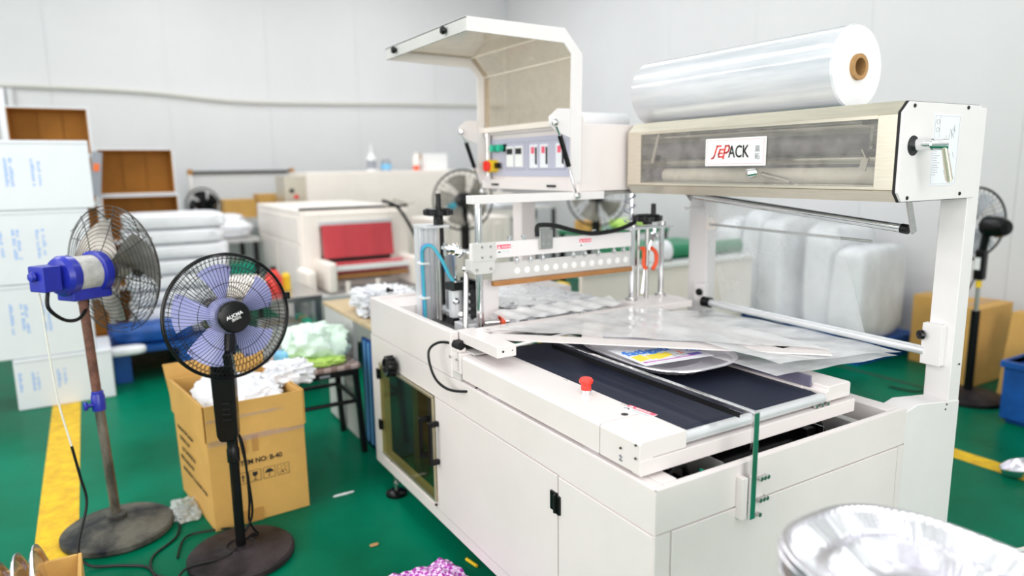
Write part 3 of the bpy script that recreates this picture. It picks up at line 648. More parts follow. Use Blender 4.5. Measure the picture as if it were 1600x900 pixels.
obj('signal_cable', MB().tube([(1.03, 2.09, .808), (.985, 2.13, .81), (.955, 2.15, .775), (.955, 2.11, .70), (.975, 2.05, .668), (1.01, 1.98, .672), (1.03, 1.94, .69)], .0048, 8, smooth=6), 'cable', mc, smooth=True)
obj('cable_plug', MB().box(1.02, 1.10, 2.06, 2.11, .792, .822).cyl((1.03, 2.12, .806), (1.03, 2.05, .806), .016, 14), 'rubber', mc, bevel=.003)

# ------------------------------------------------------------------ control box and hood
cbx = obj('control_box', MB().box(1.645, 2.10, 2.20, 2.97, 1.302, 1.56), 'white', mc, bevel=.004)
obj('control_box_apron', MB().box(1.628, 1.645, 2.20, 2.97, 1.302, 1.345).box(1.628, 1.645, 2.20, 2.25, 1.345, 1.56).box(1.628, 1.645, 2.93, 2.97, 1.345, 1.56).box(1.628, 1.645, 2.25, 2.93, 1.545, 1.56), 'white', mc, bevel=.002)
for a in (2.38, 2.84): obj('apron_latch', MB().box(1.622, 1.628, a - .03, a + .03, 1.317, 1.326), 'print_black', cbx)
pn = obj('control_panel', MB().box(1.640, 1.645, 2.262, 2.908, 1.36, 1.525), 'panel', mc)
for yy in (2.85, 2.79):
    s1 = obj('green_switch', MB().cyl((1.640, yy, 1.485), (1.612, yy, 1.485), .016, 20), 'greenled', pn, smooth=True)
    obj('switch_base', MB().box(1.636, 1.640, yy - .035, yy - .005, 1.468, 1.502), 'black', pn)
obj('main_switch_plate', MB().cyl((1.640, 2.855, 1.405), (1.60, 2.855, 1.405), .029, 24), 'yellow', pn, smooth=True)
obj('main_switch_knob', MB().cyl((1.60, 2.855, 1.405), (1.585, 2.855, 1.405), .024, 24).box(1.575, 1.59, 2.85, 2.86, 1.385, 1.425), 'red', pn, smooth=True)
obj('padlock_tab', MB().box(1.615, 1.630, 2.795, 2.825, 1.395, 1.42), 'black', pn)
for yy in (2.72, 2.645):
    m_ = obj('temperature_controller', MB().box(1.634, 1.640, yy - .03, yy + .03, 1.40, 1.49), 'print_white', pn)
    obj('display', MB().box(1.632, 1.634, yy - .024, yy + .024, 1.455, 1.480), 'print_black', pn)
for yy in (2.53, 2.45, 2.335):
    m_ = obj('timer_module', MB().box(1.636, 1.640, yy - .03, yy + .028, 1.395, 1.492), 'paper', pn)
    obj('timer_rocker', MB().box(1.633, 1.636, yy - .028, yy - .018, 1.41, 1.48), 'print_black', pn)
    obj('timer_display', MB().box(1.634, 1.636, yy - .008, yy + .014, 1.455, 1.482), 'print_pink', pn)
fl = MB()
for a, b in ((2.76, 2.60), (2.575, 2.30)):
    for z_ in (1.388, 1.505): fl.box(1.6385, 1.640, b, a, z_, z_ + .0015)
    for y_ in (a, b): fl.box(1.6385, 1.640, y_, y_ + .0015, 1.388, 1.505)
obj('panel_print', fl, 'print_grey', pn)
# hood
on = [(1.153, 1.902), (1.555, 1.897), (1.635, 1.812), (1.628, 1.34)]; inn = [(1.153, 1.855), (1.552, 1.845), (1.585, 1.808), (1.580, 1.34)]
hf = MB().strip(on, inn, (0, 2.185, 0), X, Z, Y * .006)
hf.prism([(1.582, 1.612), (1.525, 1.612), (1.484, 1.580), (1.487, 1.553), (1.513, 1.530), (1.582, 1.505)], (0, 2.186, 0), X, Z, Y * .005)
hf.strip([(p[0], p[1] - .001) for p in on], [(p[0] + (0 if i < 2 else -.004), p[1] - .006) for i, p in enumerate(on)], (0, 2.19, 0), X, Z, Y * .03)
hood = obj('hood_frame', hf, 'white2', mc)
hf2 = MB().strip(on, inn, (0, 2.915, 0), X, Z, Y * .006)
hf2.prism([(1.582, 1.612), (1.525, 1.612), (1.484, 1.580), (1.487, 1.553), (1.513, 1.530), (1.582, 1.505)], (0, 2.916, 0), X, Z, Y * .005)
hf2.strip([(p[0], p[1] - .001) for p in on], [(p[0] + (0 if i < 2 else -.004), p[1] - .006) for i, p in enumerate(on)], (0, 2.888, 0), X, Z, Y * .03)
obj('hood_frame', hf2, 'white2', mc)
hb_ = obj('hood_front_bar', MB().box(1.148, 1.156, 2.19, 2.92, 1.855, 1.90).box(1.148, 1.165, 2.19, 2.92, 1.897, 1.902), 'greypan', mc)
for yy in (2.335, 2.80): obj('hood_knob', MB().lathe([(0, .022), (.012, .02), (.015, .012), (.010, .004), (.006, 0)], (1.148, yy, 1.878), (-1, 0, 0), 14), 'black', hb_, smooth=True)
hp = MB(); pts = [(1.156, 1.893), (1.550, 1.888), (1.622, 1.806), (1.618, 1.565)]
for i, nm in enumerate(('hood_top_sheet', 'hood_bend_sheet', 'hood_back_sheet')):
    a, b = pts[i], pts[i + 1]; t = Vector((b[0] - a[0], 0, b[1] - a[1])).normalized(); n_ = Vector((t.z, 0, -t.x)) * .0025
    q = [Vector((a[0], 0, a[1])), Vector((b[0], 0, b[1]))]
    mm_ = MB().add([q[0] + Y * 2.192, q[1] + Y * 2.192, q[1] + Y * 2.914, q[0] + Y * 2.914, q[0] + n_ + Y * 2.192, q[1] + n_ + Y * 2.192, q[1] + n_ + Y * 2.914, q[0] + n_ + Y * 2.914],
                   [(0, 1, 2, 3), (7, 6, 5, 4), (0, 4, 5, 1), (1, 5, 6, 2), (2, 6, 7, 3), (3, 7, 4, 0)])
    obj(nm, mm_, 'smoked', mc)
obj('hood_lower_rail', MB().box(1.60, 1.625, 2.19, 2.92, 1.556, 1.578), 'cream', mc)
obj('hood_hinge_rod', MB().cyl((1.622, 2.905, 1.36), (1.622, 2.905, 1.60), .005, 8).cyl((1.622, 2.905, 1.54), (1.622, 2.905, 1.555), .012, 10), 'steel', mc, smooth=True)
obj('crease_bar', MB().cyl((1.549, 2.2, 1.884), (1.549, 2.91, 1.884), .003, 6).cyl((1.618, 2.2, 1.805), (1.618, 2.91, 1.805), .003, 6), 'cream', mc)
for yy, x0 in ((2.178, 0.0), (2.908, -.012)):
    st = obj('gas_strut', MB().cyl((1.527 + x0, yy, 1.513), (1.568 + x0, yy, 1.399), .0095, 16), 'black', mc, smooth=True)
    obj('strut_rod', MB().cyl((1.568 + x0, yy, 1.399), (1.605 + x0, yy, 1.292), .0045, 10).cyl((1.512 + x0, yy, 1.545), (1.527 + x0, yy, 1.513), .004, 8), 'chrome', st, smooth=True)
    e_ = MB()
    for q in ((1.607 + x0, 1.288), (1.505 + x0, 1.56)): e_.lathe([(0, -.012), (.012, -.009), (.014, 0), (.012, .009), (0, .012)], (q[0], yy, q[1]), (0, 1, 0), 12)
    obj('strut_joint', e_, 'chrome', st, smooth=True)
obj('rear_column', MB().box(1.78, 1.86, 2.86, 2.94, .69, 1.288), 'white', mc, bevel=.003)

# ------------------------------------------------------------------ film box and its posts
ep = [(1.885, 1.557), (2.245, 1.557), (2.245, 1.293), (1.875, 1.293), (1.853, 1.318), (1.853, 1.528)]
fb = obj('end_plate', MB().prism(ep, (0, 1.078, 0), X, Z, Y * .008), 'white2', mc, bevel=.001)
obj('plate_trim', MB().prism([(p[0] - .002 if p[0] < 2 else p[0], p[1] + (.002 if p[1] > 1.4 else -.002)) for p in ep], (0, 1.086, 0), X, Z, Y * .006), 'blackm', fb)
for a, b in ((1.900, 1.546), (2.17, 1.549), (1.898, 1.303), (2.165, 1.307)):
    obj('dome_screw', MB().lathe([(.0055, 0), (.0055, .002), (.003, .004), (0, .0045)], (a, 1.078, b), (0, -1, 0), 12), 'blackm', fb, smooth=True)
obj('handle_hole', MB().cyl((1.908, 1.0778, 1.442), (1.908, 1.0772, 1.442), .027, 28), 'print_black', fb)
lv = obj('clamp_lever', MB().cyl((1.914, 1.10, 1.444), (1.914, 1.03, 1.444), .0155, 20).cyl((1.914, 1.045, 1.444), (1.94, 1.005, 1.444), .013, 20, .017), 'chrome', mc, smooth=True)
obj('lever_arm', MB().cyl((1.930, 1.008, 1.435), (1.955, 1.002, 1.352), .0075, 12, .0095).cyl((1.955, 1.002, 1.352), (1.956, 1.002, 1.345), .006, 10), 'warmsteel', lv, smooth=True)
dg = obj('instruction_sheet', MB().box(2.000, 2.133, 1.0765, 1.0778, 1.333, 1.527), 'paper', fb)
dl = MB(); random.seed(3)
for k in range(16):
    zz = 1.46 - k * .0065; dl.box(2.008, 2.008 + .014 + random.random() * .02, 1.0760, 1.0764, zz, zz + .0012)
for k in range(18):
    xx = 2.06 + random.random() * .05; zz = 1.36 + random.random() * .13; a = random.random() * PI
    dl.obox((xx, 1.0762, zz), (math.cos(a), 0, math.sin(a)), (-math.sin(a), 0, math.cos(a)), Y, .006 + random.random() * .008, .0004, .0002)
for zz in (1.485, 1.507):
    dl.tube([(2.018 + .008 * math.cos(t * PI / 5), 1.076, zz + .006 * math.sin(t * PI / 5)) for t in range(10)], .0005, 4, closed=True)
dl.box(2.004, 2.129, 1.0761, 1.0764, 1.5225, 1.523).box(2.004, 2.0045, 1.0761, 1.0764, 1.338, 1.523).box(2.0285, 2.029, 1.0761, 1.0764, 1.46, 1.523).box(2.129, 2.1295, 1.0761, 1.0764, 1.338, 1.523).box(2.004, 2.129, 1.0761, 1.0764, 1.3375, 1.338)
obj('diagram_lines', dl, 'print_grey', mc)
obj('left_end_plate', MB().prism(ep, (0, 2.165, 0), X, Z, Y * .01), 'warmsteel', mc)
fx = MB()
fx.box(1.850, 1.854, 1.092, 1.145, 1.325, 1.525).box(1.850, 1.854, 2.095, 2.166, 1.325, 1.525)
fx.prism([(1.853, 1.522), (1.848, 1.525), (1.882, 1.560), (1.887, 1.556)], (0, 1.092, 0), X, Z, Y * 1.074)
fx.prism([(1.853, 1.325), (1.848, 1.322), (1.871, 1.292), (1.876, 1.296)], (0, 1.092, 0), X, Z, Y * 1.074)
fx.box(1.849, 1.854, 1.145, 2.095, 1.515, 1.525).box(1.849, 1.854, 1.145, 2.095, 1.325, 1.333)
obj('window_surround', fx, 'warmsteel', mc)
obj('acrylic_window', MB().box(1.850, 1.853, 1.145, 2.095, 1.333, 1.515), 'acrylic', mc)
obj('box_top', MB().box(1.886, 1.94, 1.092, 2.166, 1.553, 1.557).box(2.12, 2.245, 1.092, 2.166, 1.553, 1.557), 'warmsteel', mc)
obj('box_bottom', MB().box(1.876, 1.92, 1.092, 2.166, 1.293, 1.297), 'warmsteel', mc)
obj('box_back', MB().box(2.235, 2.245, 1.086, 2.166, 1.293, 1.557), 'greypan', mc)
obj('bearing_roller', MB().cyl((1.955, 1.1, 1.536), (1.955, 2.16, 1.536), .020, 24), 'alu', mc, smooth=True)
obj('bearing_roller', MB().cyl((2.105, 1.1, 1.536), (2.105, 2.16, 1.536), .020, 24), 'alu', mc, smooth=True)
obj('dark_roller', MB().cyl((1.94, 1.10, 1.455), (1.94, 2.16, 1.455), .030, 28).cyl((2.02, 1.10, 1.40), (2.02, 2.16, 1.40), .034, 28), 'darkblue', mc, smooth=True)
obj('steel_roller', MB().cyl((1.93, 1.10, 1.408), (1.93, 2.16, 1.408), .013, 20).cyl((1.885, 1.10, 1.502), (1.885, 2.16, 1.502), .008, 16), 'steel', mc, smooth=True)
obj('white_roller', MB().cyl((1.935, 1.18, 1.360), (1.935, 2.04, 1.360), .026, 28), 'print_white', mc, smooth=True)
obj('white_roller_core', MB().cyl((1.935, 1.10, 1.360), (1.935, 2.16, 1.360), .0255, 28), 'darkblue', mc, smooth=True)
obj('steel_bar', MB().cyl((1.875, 1.10, 1.333), (1.875, 2.14, 1.333), .007, 12).box(1.90, 1.905, 1.15, 2.12, 1.30, 1.325), 'steel', mc, smooth=True)
obj('plate_frame_rim', MB().box(1.846, 1.851, 1.50, 1.505, 1.39, 1.49) if False else MB().box(1.90, 1.93, 1.1, 1.112, 1.3, 1.54), 'warmsteel', mc)
sp = [Vector((1.868 + .009 * math.cos(t * .9), 1.168 + .009 * math.sin(t * .9), 1.435 + t * .00062)) for t in range(0, 105)]
obj('tension_spring', MB().tube(sp, .0016, 5).tube([(1.868, 1.168, 1.50), (1.868, 1.165, 1.512), (1.868, 1.155, 1.512)], .002, 5), 'chrome', mc, smooth=True)
obj('spring_pin', MB().cyl((1.868, 1.20, 1.508), (1.868, 1.10, 1.508), .006, 10), 'black', mc, smooth=True)
obj('spring_tab', MB().obox((1.866, 1.185, 1.42), (0, .6, 1), (1, 0, 0), (0, 1, -.6), .018, .006, .002).obox((1.864, 1.186, 1.395), (0, -.25, 1), (1, 0, 0), (0, 1, .25), .018, .002, .010), 'steel', mc)
obj('brass_gear', MB().cyl((1.885, 1.135, 1.462), (1.885, 1.115, 1.462), .022, 20), 'core', mc)
obj('left_lever', MB().obox((1.866, 2.03, 1.46), (0, -.35, 1), X, (0, 1, .35), .055, .003, .006), 'steel', mc)
obj('clear_knob', MB().cyl((1.848, 1.545, 1.372), (1.825, 1.560, 1.368), .015, 20).cyl((1.86, 1.53, 1.368), (1.86, 1.42, 1.345), .007, 10), 'chrome', mc, smooth=True)
obj('hex_nut', MB().cyl((1.86, 2.0, 1.425), (1.852, 2.0, 1.425), .012, 6), 'blackm', mc)
# maker's plate
sg = obj('sign_plate', MB().box(1.8445, 1.8475, 1.505, 1.757, 1.394, 1.485), 'print_white', mc)
bd = MB()
for z_ in (1.4005, 1.4780): bd.box(1.8440, 1.8445, 1.512, 1.750, z_, z_ + .0008)
for y_ in (1.512, 1.7492): bd.box(1.8440, 1.8445, y_, y_ + .0008, 1.4005, 1.4788)
obj('plate_border', bd, 'print_pink', sg)
lg = MB(); T = .0052
def lgb(pts, m=lg):      # stroke in plate space: s to the right, t upward, slanted
    for (a, b) in zip(pts[:-1], pts[1:]):
        A_ = Vector((1.8436, 1.728 - a[0] - a[1] * .22, 1.418 + a[1])); B_ = Vector((1.8436, 1.728 - b[0] - b[1] * .22, 1.418 + b[1]))
        d_ = (B_ - A_); L = d_.length / 2; d_.normalize()
        m.obox((A_ + B_) / 2, d_, X.cross(d_), X, L + T / 2, T / 2, .0006)
lgb([(0.0, .001), (.006, .003), (.010, .010), (.014, .042), (.030, .042)])
lgb([(.048, .006), (.030, .006), (.027, .014), (.030, .030), (.044, .030)])
lgb([(.030, .018), (.042, .018)])
lgb([(.051, .001), (.051, .042), (.064, .042), (.069, .036), (.067, .024), (.060, .019), (.052, .019)])
obj('red_emblem', lg, 'print_red', sg)
text('ACK', (1.8440, 1.655, 1.4215), -Y, Z, .056, 'print_black', sg, bold=.0006, xs=.74)
text('嘉', (1.8440, 1.548, 1.440), -Y, Z, .022, 'print_grey', sg); text('拓', (1.8440, 1.548, 1.416), -Y, Z, .022, 'print_grey', sg)
# posts
np_ = MB().box(2.222, 2.285, 1.082, 1.158, 0, 1.552)
npo = obj('near_post', np_, 'white2', mc, bevel=.002)
bp_ = MB().prism([(1.989, .10), (2.285, .10), (2.285, .660), (2.222, .668), (2.05, .690), (1.989, .678)], (0, 1.079, 0), X, Z, Y * .08)
obj('base_plate', bp_, 'white2', mc, bevel=.003)
hm = MB().box(1.9852, 1.9888, 1.0785, 1.084, .40, .60).box(1.9852, 1.9888, 1.0785, 1.084, .10, .36)
obj('joint_gap', hm, 'print_black', mc)
for a, b in ((2.21, .66), (2.205, .645), (2.262, .78)): obj('post_screw', MB().cyl((a, 1.0795, b), (a, 1.0775, b), .003, 8), 'blackm', mc)
fp = obj('far_post', MB().box(2.232, 2.285, 2.10, 2.205, 0, 1.30), 'white2', mc, bevel=.002)
obj('far_base', MB().box(1.985, 2.285, 2.10, 2.205, .10, .66).box(2.10, 2.285, 1.16, 2.10, .10, .14), 'white2', mc, bevel=.003)
obj('post_bracket', MB().box(2.205, 2.230, 2.085, 2.14, .75, .90), 'white2', fp, bevel=.002)
obj('post_knob', MB().lathe([(0, .02), (.014, .018), (.016, .01), (.006, 0)], (2.205, 2.10, .865), (-1, 0, 0), 10), 'black', fp, smooth=True)
obj('post_latch', MB().box(2.14, 2.232, 2.12, 2.15, 1.215, 1.225), 'white2', fp)
obj('rod_mount', MB().box(2.222, 2.232, 2.05, 2.10, 1.13, 1.18), 'cream', fp)
obj('near_bracket', MB().box(2.196, 2.222, 1.105, 1.165, .775, .905), 'white2', npo, bevel=.002)
obj('near_knob', MB().lathe([(0, .022), (.014, .02), (.016, .01), (.006, 0)], (2.196, 1.155, .868), (-1, .5, 0), 10), 'black', npo, smooth=True)
obj('film_roller', MB().cyl((2.205, 1.155, .815), (2.205, 2.045, .826), .0145, 20), 'alu', mc, smooth=True)
obj('roller_end', MB().cyl((2.205, 2.045, .826), (2.205, 2.085, .826), .022, 16), 'black', mc, smooth=True)
obj('thin_rod', MB().cyl((2.20, 2.06, 1.155), (2.20, 1.353, 1.143), .005, 10), 'steel', mc, smooth=True)
obj('dancer_roller', MB().cyl((1.98, 1.132, 1.213), (2.0, 1.95, 1.282), .0125, 20), 'chrome', mc, smooth=True)
obj('dancer_cap', MB().cyl((1.98, 1.132, 1.213), (1.98, 1.112, 1.211), .014, 16), 'black', mc, smooth=True)
obj('dancer_arm', MB().obox((1.965, 1.10, 1.253), (.035, 0, -.085), (.085, 0, .035), Y, .055, .011, .003), 'steel', mc)
obj('dancer_arm', MB().obox((1.99, 1.97, 1.283), (.02, 0, -.02), (.02, 0, .02), Y, .02, .011, .003), 'steel', mc)

# ================================================================== FANS
def head_matrix(c, axis):
    """local +Z of the fan head -> axis"""
    a = Vector(axis).normalized(); r = Z.cross(a).normalized(); u = a.cross(r)
    return Matrix(((r.x, u.x, a.x, c[0]), (r.y, u.y, a.y, c[1]), (r.z, u.z, a.z, c[2]), (0, 0, 0, 1)))
def ring(m, r, z, t, n=56, k=5): m.tube([(r * math.cos(2 * PI * i / n), r * math.sin(2 * PI * i / n), z) for i in range(n)], t, k, closed=True)
def blade(m, r0, r1, a0, w0, w1, tw, z, n=10, skew=.25, thick=.0025):
    """curved propeller blade between radii r0 and r1"""
    def f(s, t):
        r = r0 + (r1 - r0) * t; ww = w0 + (w1 - w0) * (t ** .7)
        rr = r if t < .9 else r - (abs(s - .5) ** 2) * .03
        a = a0 + skew * t + (s - .5) * ww
        return Vector((rr * math.cos(a), rr * math.sin(a), z + (s - .5) * tw * (1 - .3 * t) - .012 * (s - .5) ** 2 * 4))
    m.grid(f, 8, n)
    m.grid(lambda s, t: f(s, t) + Z * thick, 8, n)

# rusty industrial fan, its back to us
f1 = thing('pedestal_fan', 'old fan with chipped blue motor, rusty pole and bare wire cage, turned away from us', 'fan', (-.02, 3.0, 0))
obj('fan_base', MB().lathe([(0, 0), (.190, 0), (.198, .008), (.198, .026), (.190, .032), (.178, .030), (.172, .030), (.12, .048), (.05, .062), (.036, .064), (.036, .082), (.022, .088), (0, .088)], (-.02, 3.0, 0), n=56), 'dustyblack', f1, smooth=True)
obj('lower_pole', MB().cyl((-.022, 3.0, .08), (-.037, 3.0, .525), .0175, 20), 'dirtysteel', f1, smooth=True)
obj('upper_pole', MB().cyl((-.037, 3.0, .52), (-.048, 3.0, .955), .0165, 20), 'rust', f1, smooth=True)
clr = obj('height_collar', MB().lathe([(.0, .0), (.024, .0), (.024, .055), (.021, .06), (.021, .072), (.017, .076)], (-.037, 3.0, .51), n=20), 'bluepaint', f1, smooth=True)
kb = MB().cyl((-.055, 2.99, .535), (-.075, 2.985, .535), .008, 10).lathe([(0, 0), (.012, 0), (.016, .003)] + [(.018, .008), (.016, .014), (0, .016)], (-.072, 2.985, .535), (-1, -.2, 0), 10)
obj('collar_knob', kb, 'bluepaint', clr, smooth=True)
ax1 = Vector((.80, .60, -.02))
H1 = head_matrix((-.030, 3.0, 1.035), ax1)
mt_ = MB().cyl((0, 0, -.075), (0, 0, .03), .066, 32).xf(H1)
mo = obj('motor_body', mt_, 'dirtypaint', f1, smooth=True)
obj('motor_front_bell', MB().lathe([(.0, .075), (.06, .072), (.078, .060), (.080, .03), (.072, .026), (.066, .026)], n=32).xf(H1), 'bluepaint', mo, smooth=True)
obj('motor_rear_bell', MB().lathe([(.066, -.055), (.072, -.06), (.074, -.09), (.064, -.106), (.03, -.112), (0, -.112)], n=32).xf(H1), 'bluepaint', mo, smooth=True)
obj('motor_cradle', MB().box(-.045, .045, -.092, -.050, -.085, .07).xf(H1), 'bluepaint', mo, bevel=.006)
obj('gear_box', MB().box(-.042, .036, -.045, .045, -.185, -.118).cyl((0, 0, -.12), (0, 0, -.11), .03, 16).xf(H1), 'bluepaint', mo, bevel=.008)
obj('pull_knob', MB().lathe([(0, .02), (.014, .018), (.018, .008), (.012, 0)], (0, .01, -.185), (0, 0, -1), 16).xf(H1), 'bluepaint', mo, smooth=True)
obj('motor_cable', MB().tube([H1 @ Vector(p) for p in ((-.02, -.045, -.16), (-.03, -.10, -.17), (-.03, -.15, -.12), (-.02, -.16, -.06), (0, -.13, -.01), (0, -.09, 0))], .0065, 8, smooth=6), 'cable', f1, smooth=True)
g1 = MB(); R1 = .243; S1 = -.055
for k in range(15):
    t = .16 + .84 * k / 14; ring(g1, R1 * t, .085 + .075 * (1 - (1 - t) ** 1.4) if t < .98 else .165, .0013, 64, 4)
for k in range(8):
    a = k * PI / 4 + .2; g1.tube([(R1 * t * math.cos(a), R1 * t * math.sin(a), .083 + .075 * (1 - (1 - t) ** 1.4)) for t in [.16 + .84 * i / 8 for i in range(9)]], .0018, 5)
obj('rear_guard', g1.xf(H1 @ Matrix.Translation((0, 0, S1))), 'wire', f1, smooth=True)
g2 = MB()
for k in range(14):
    t = .18 + .82 * k / 13; ring(g2, R1 * 1.0 * t, .275 - .105 * t ** 2.2, .0013, 64, 4)
for k in range(8):
    a = k * PI / 4 + .5; g2.tube([(R1 * t * math.cos(a), R1 * t * math.sin(a), .273 - .105 * t ** 2.2) for t in [.05 + .95 * i / 8 for i in range(9)]], .0018, 5)
for k in range(10):
    a = k * PI / 5; g2.tube([(R1 * math.cos(a), R1 * math.sin(a), .155), (R1 * math.cos(a + .1), R1 * math.sin(a + .1), .178)], .0015, 4)
g2.lathe([(0, .275), (.04, .274), (.04, .278), (0, .279)], n=20)
obj('front_guard', g2.xf(H1 @ Matrix.Translation((0, 0, S1))), 'wire', f1, smooth=True)
hb1 = obj('fan_hub', MB().lathe([(0, .175), (.03, .17), (.036, .15), (.036, .11), (.01, .105), (.01, .07)], n=24).xf(H1), 'blade_alu', f1, smooth=True)
for k in range(3):
    b_ = MB(); blade(b_, .03, .205, k * 2 * PI / 3 + .55, .9, 1.15, .075, .140); obj('fan_blade', b_.xf(H1), 'blade_alu', f1, smooth=True)
obj('pull_cord', MB().tube([(-.175, 2.93, .985), (-.172, 2.93, .93), (-.17, 2.925, .84), (-.16, 2.92, .6), (-.135, 2.90, .42)], .0035, 6, smooth=5), 'cablewhite', f1, smooth=True)
obj('fan_lead', MB().tube([(-.135, 2.90, .42), (-.12, 2.89, .30), (-.11, 2.87, .20), (-.15, 2.80, .07), (-.12, 2.76, .014), (-.02, 2.71, .007), (.06, 2.64, .007), (.08, 2.48, .007)], .005, 7, smooth=7), 'cable', f1, smooth=True)

# black stand fan with lavender blades, facing us
f2 = thing('pedestal_fan', 'black stand fan with lavender blades in a round cage, in front of the carton', 'fan', (.36, 2.55, 0))
obj('fan_base', MB().lathe([(0, 0), (.180, 0), (.186, .006), (.186, .022), (.178, .030), (.10, .042), (.055, .046), (.050, .050), (.046, .046), (.028, .050), (0, .05)], (.36, 2.55, 0), n=56), 'dustyblack2', f2, smooth=True)
obj('lower_pole', MB().cyl((.36, 2.55, .04), (.36, 2.55, .43), .0175, 24), 'black', f2, smooth=True)
obj('pole_sleeve', MB().lathe([(.018, 0), (.022, .004), (.022, .05), (.019, .056), (.019, .09), (.024, .12)], (.36, 2.55, .37), n=24), 'black', f2, smooth=True)
cbm = MB().prism([(-.026, .455), (.026, .455), (.036, .48), (.040, .70), (.034, .78), (-.034, .78), (-.040, .70), (-.036, .48)], (.36, 2.575, 0), Vector((.93, -.36, 0)), Z, Vector((-.36, -.93, 0)) * .055)
ctl = obj('control_housing', cbm, 'black', f2, bevel=.010, seg=3)
for k in range(4): obj('speed_button', MB().obox((.36 - .012, 2.545 - .012 - .006, .54 + .02 * k), (.93, -.36, 0), Z, (-.36, -.93, 0), .014, .003, .012), 'blackm', ctl, bevel=.001)
ax2 = Vector((.19, -.95, .09))
H2 = head_matrix((.375, 2.55, .905), ax2)
obj('fan_motor', MB().lathe([(0, -.14), (.045, -.135), (.062, -.10), (.062, -.03), (.03, -.01), (0, -.01)], n=28).xf(H2), 'black', f2, smooth=True)
obj('neck', MB().cyl((.37, 2.575, .76), (.385, 2.60, .87), .03, 18), 'black', f2, smooth=True)
R2 = .213
gf = MB(); NW = 84
def gfz(t): return .022 + .055 * (1 - t ** 3.2)
for k in range(NW):
    a = k * 2 * PI / NW
    gf.tube([(R2 * t * math.cos(a + .22 * (1 - t)), R2 * t * math.sin(a + .22 * (1 - t)), gfz(t)) for t in [.24 + .76 * i / 7 for i in range(8)]], .0011, 4)
for t in (.55, .80, .93): ring(gf, R2 * t, gfz(t), .0012)
obj('front_guard', gf.xf(H2), 'wireblack', f2, smooth=True)
gr = MB()
def grz(t): return .018 - .075 * (1 - t ** 2.6)
for k in range(NW):
    a = k * 2 * PI / NW + .03
    gr.tube([(R2 * t * math.cos(a), R2 * t * math.sin(a), grz(t)) for t in [.3 + .7 * i / 6 for i in range(7)]], .001, 4)
for t in (.5, .78): ring(gr, R2 * t, grz(t), .0011)
obj('rear_guard', gr.xf(H2), 'wireblack', f2, smooth=True)
rm = MB(); ring(rm, R2, .02, .006, 80, 8); ring(rm, R2 * .985, .032, .002, 80, 6)
obj('guard_rim', rm.xf(H2), 'black', f2, smooth=True)
obj('rim_clip', MB().box(R2 - .006, R2 + .012, .03, .055, .008, .032).xf(H2), 'black', f2, bevel=.002)
hc = obj('hub_cap', MB().lathe([(.0, .086), (.035, .0855), (.050, .083), (.0545, .078), (.0545, .070), (.04, .066)], n=40).xf(H2), 'black', f2, smooth=True)
cR = H2.to_3x3() @ X; cU = H2.to_3x3() @ Y; cN = H2.to_3x3() @ Z
rr_ = (cR * math.cos(.30) + cU * math.sin(.30)); uu_ = cN.cross(rr_)
text('AUCMA', H2 @ Vector((0, 0, .087)) - rr_ * .001 + uu_ * .001, rr_, uu_, .0165, 'print_white', hc, align='CENTER', bold=.0004)
text('澳柯玛', H2 @ Vector((0, 0, .087)) - uu_ * .011, rr_, uu_, .0115, 'print_white', hc, align='CENTER')
obj('blade_hub', MB().lathe([(0, .035), (.05, .033), (.062, .02), (.062, -.02)], n=32).xf(H2), 'blade', f2, smooth=True)
for k in range(5):
    b_ = MB(); blade(b_, .05, .180, PI / 2 + .0 + k * 2 * PI / 5, .62, .78, .05, .0, skew=.12); obj('fan_blade', b_.xf(H2), 'blade', f2, smooth=True)
obj('fan_lead', MB().tube([(.385, 2.58, .47), (.40, 2.57, .40), (.405, 2.57, .22), (.40, 2.58, .12), (.42, 2.60, .065), (.43, 2.61, .045), (.40, 2.60, .05), (.30, 2.50, .045), (.17, 2.52, .03), (.13, 2.45, .006), (.16, 2.38, .006)], .0045, 7, smooth=7), 'cable', f2, smooth=True)
obj('hanging_lead', MB().tube([(.38, 2.56, .50), (.40, 2.555, .34), (.41, 2.56, .16), (.38, 2.56, .09)], .004, 6, smooth=6), 'cable', f2, smooth=True)

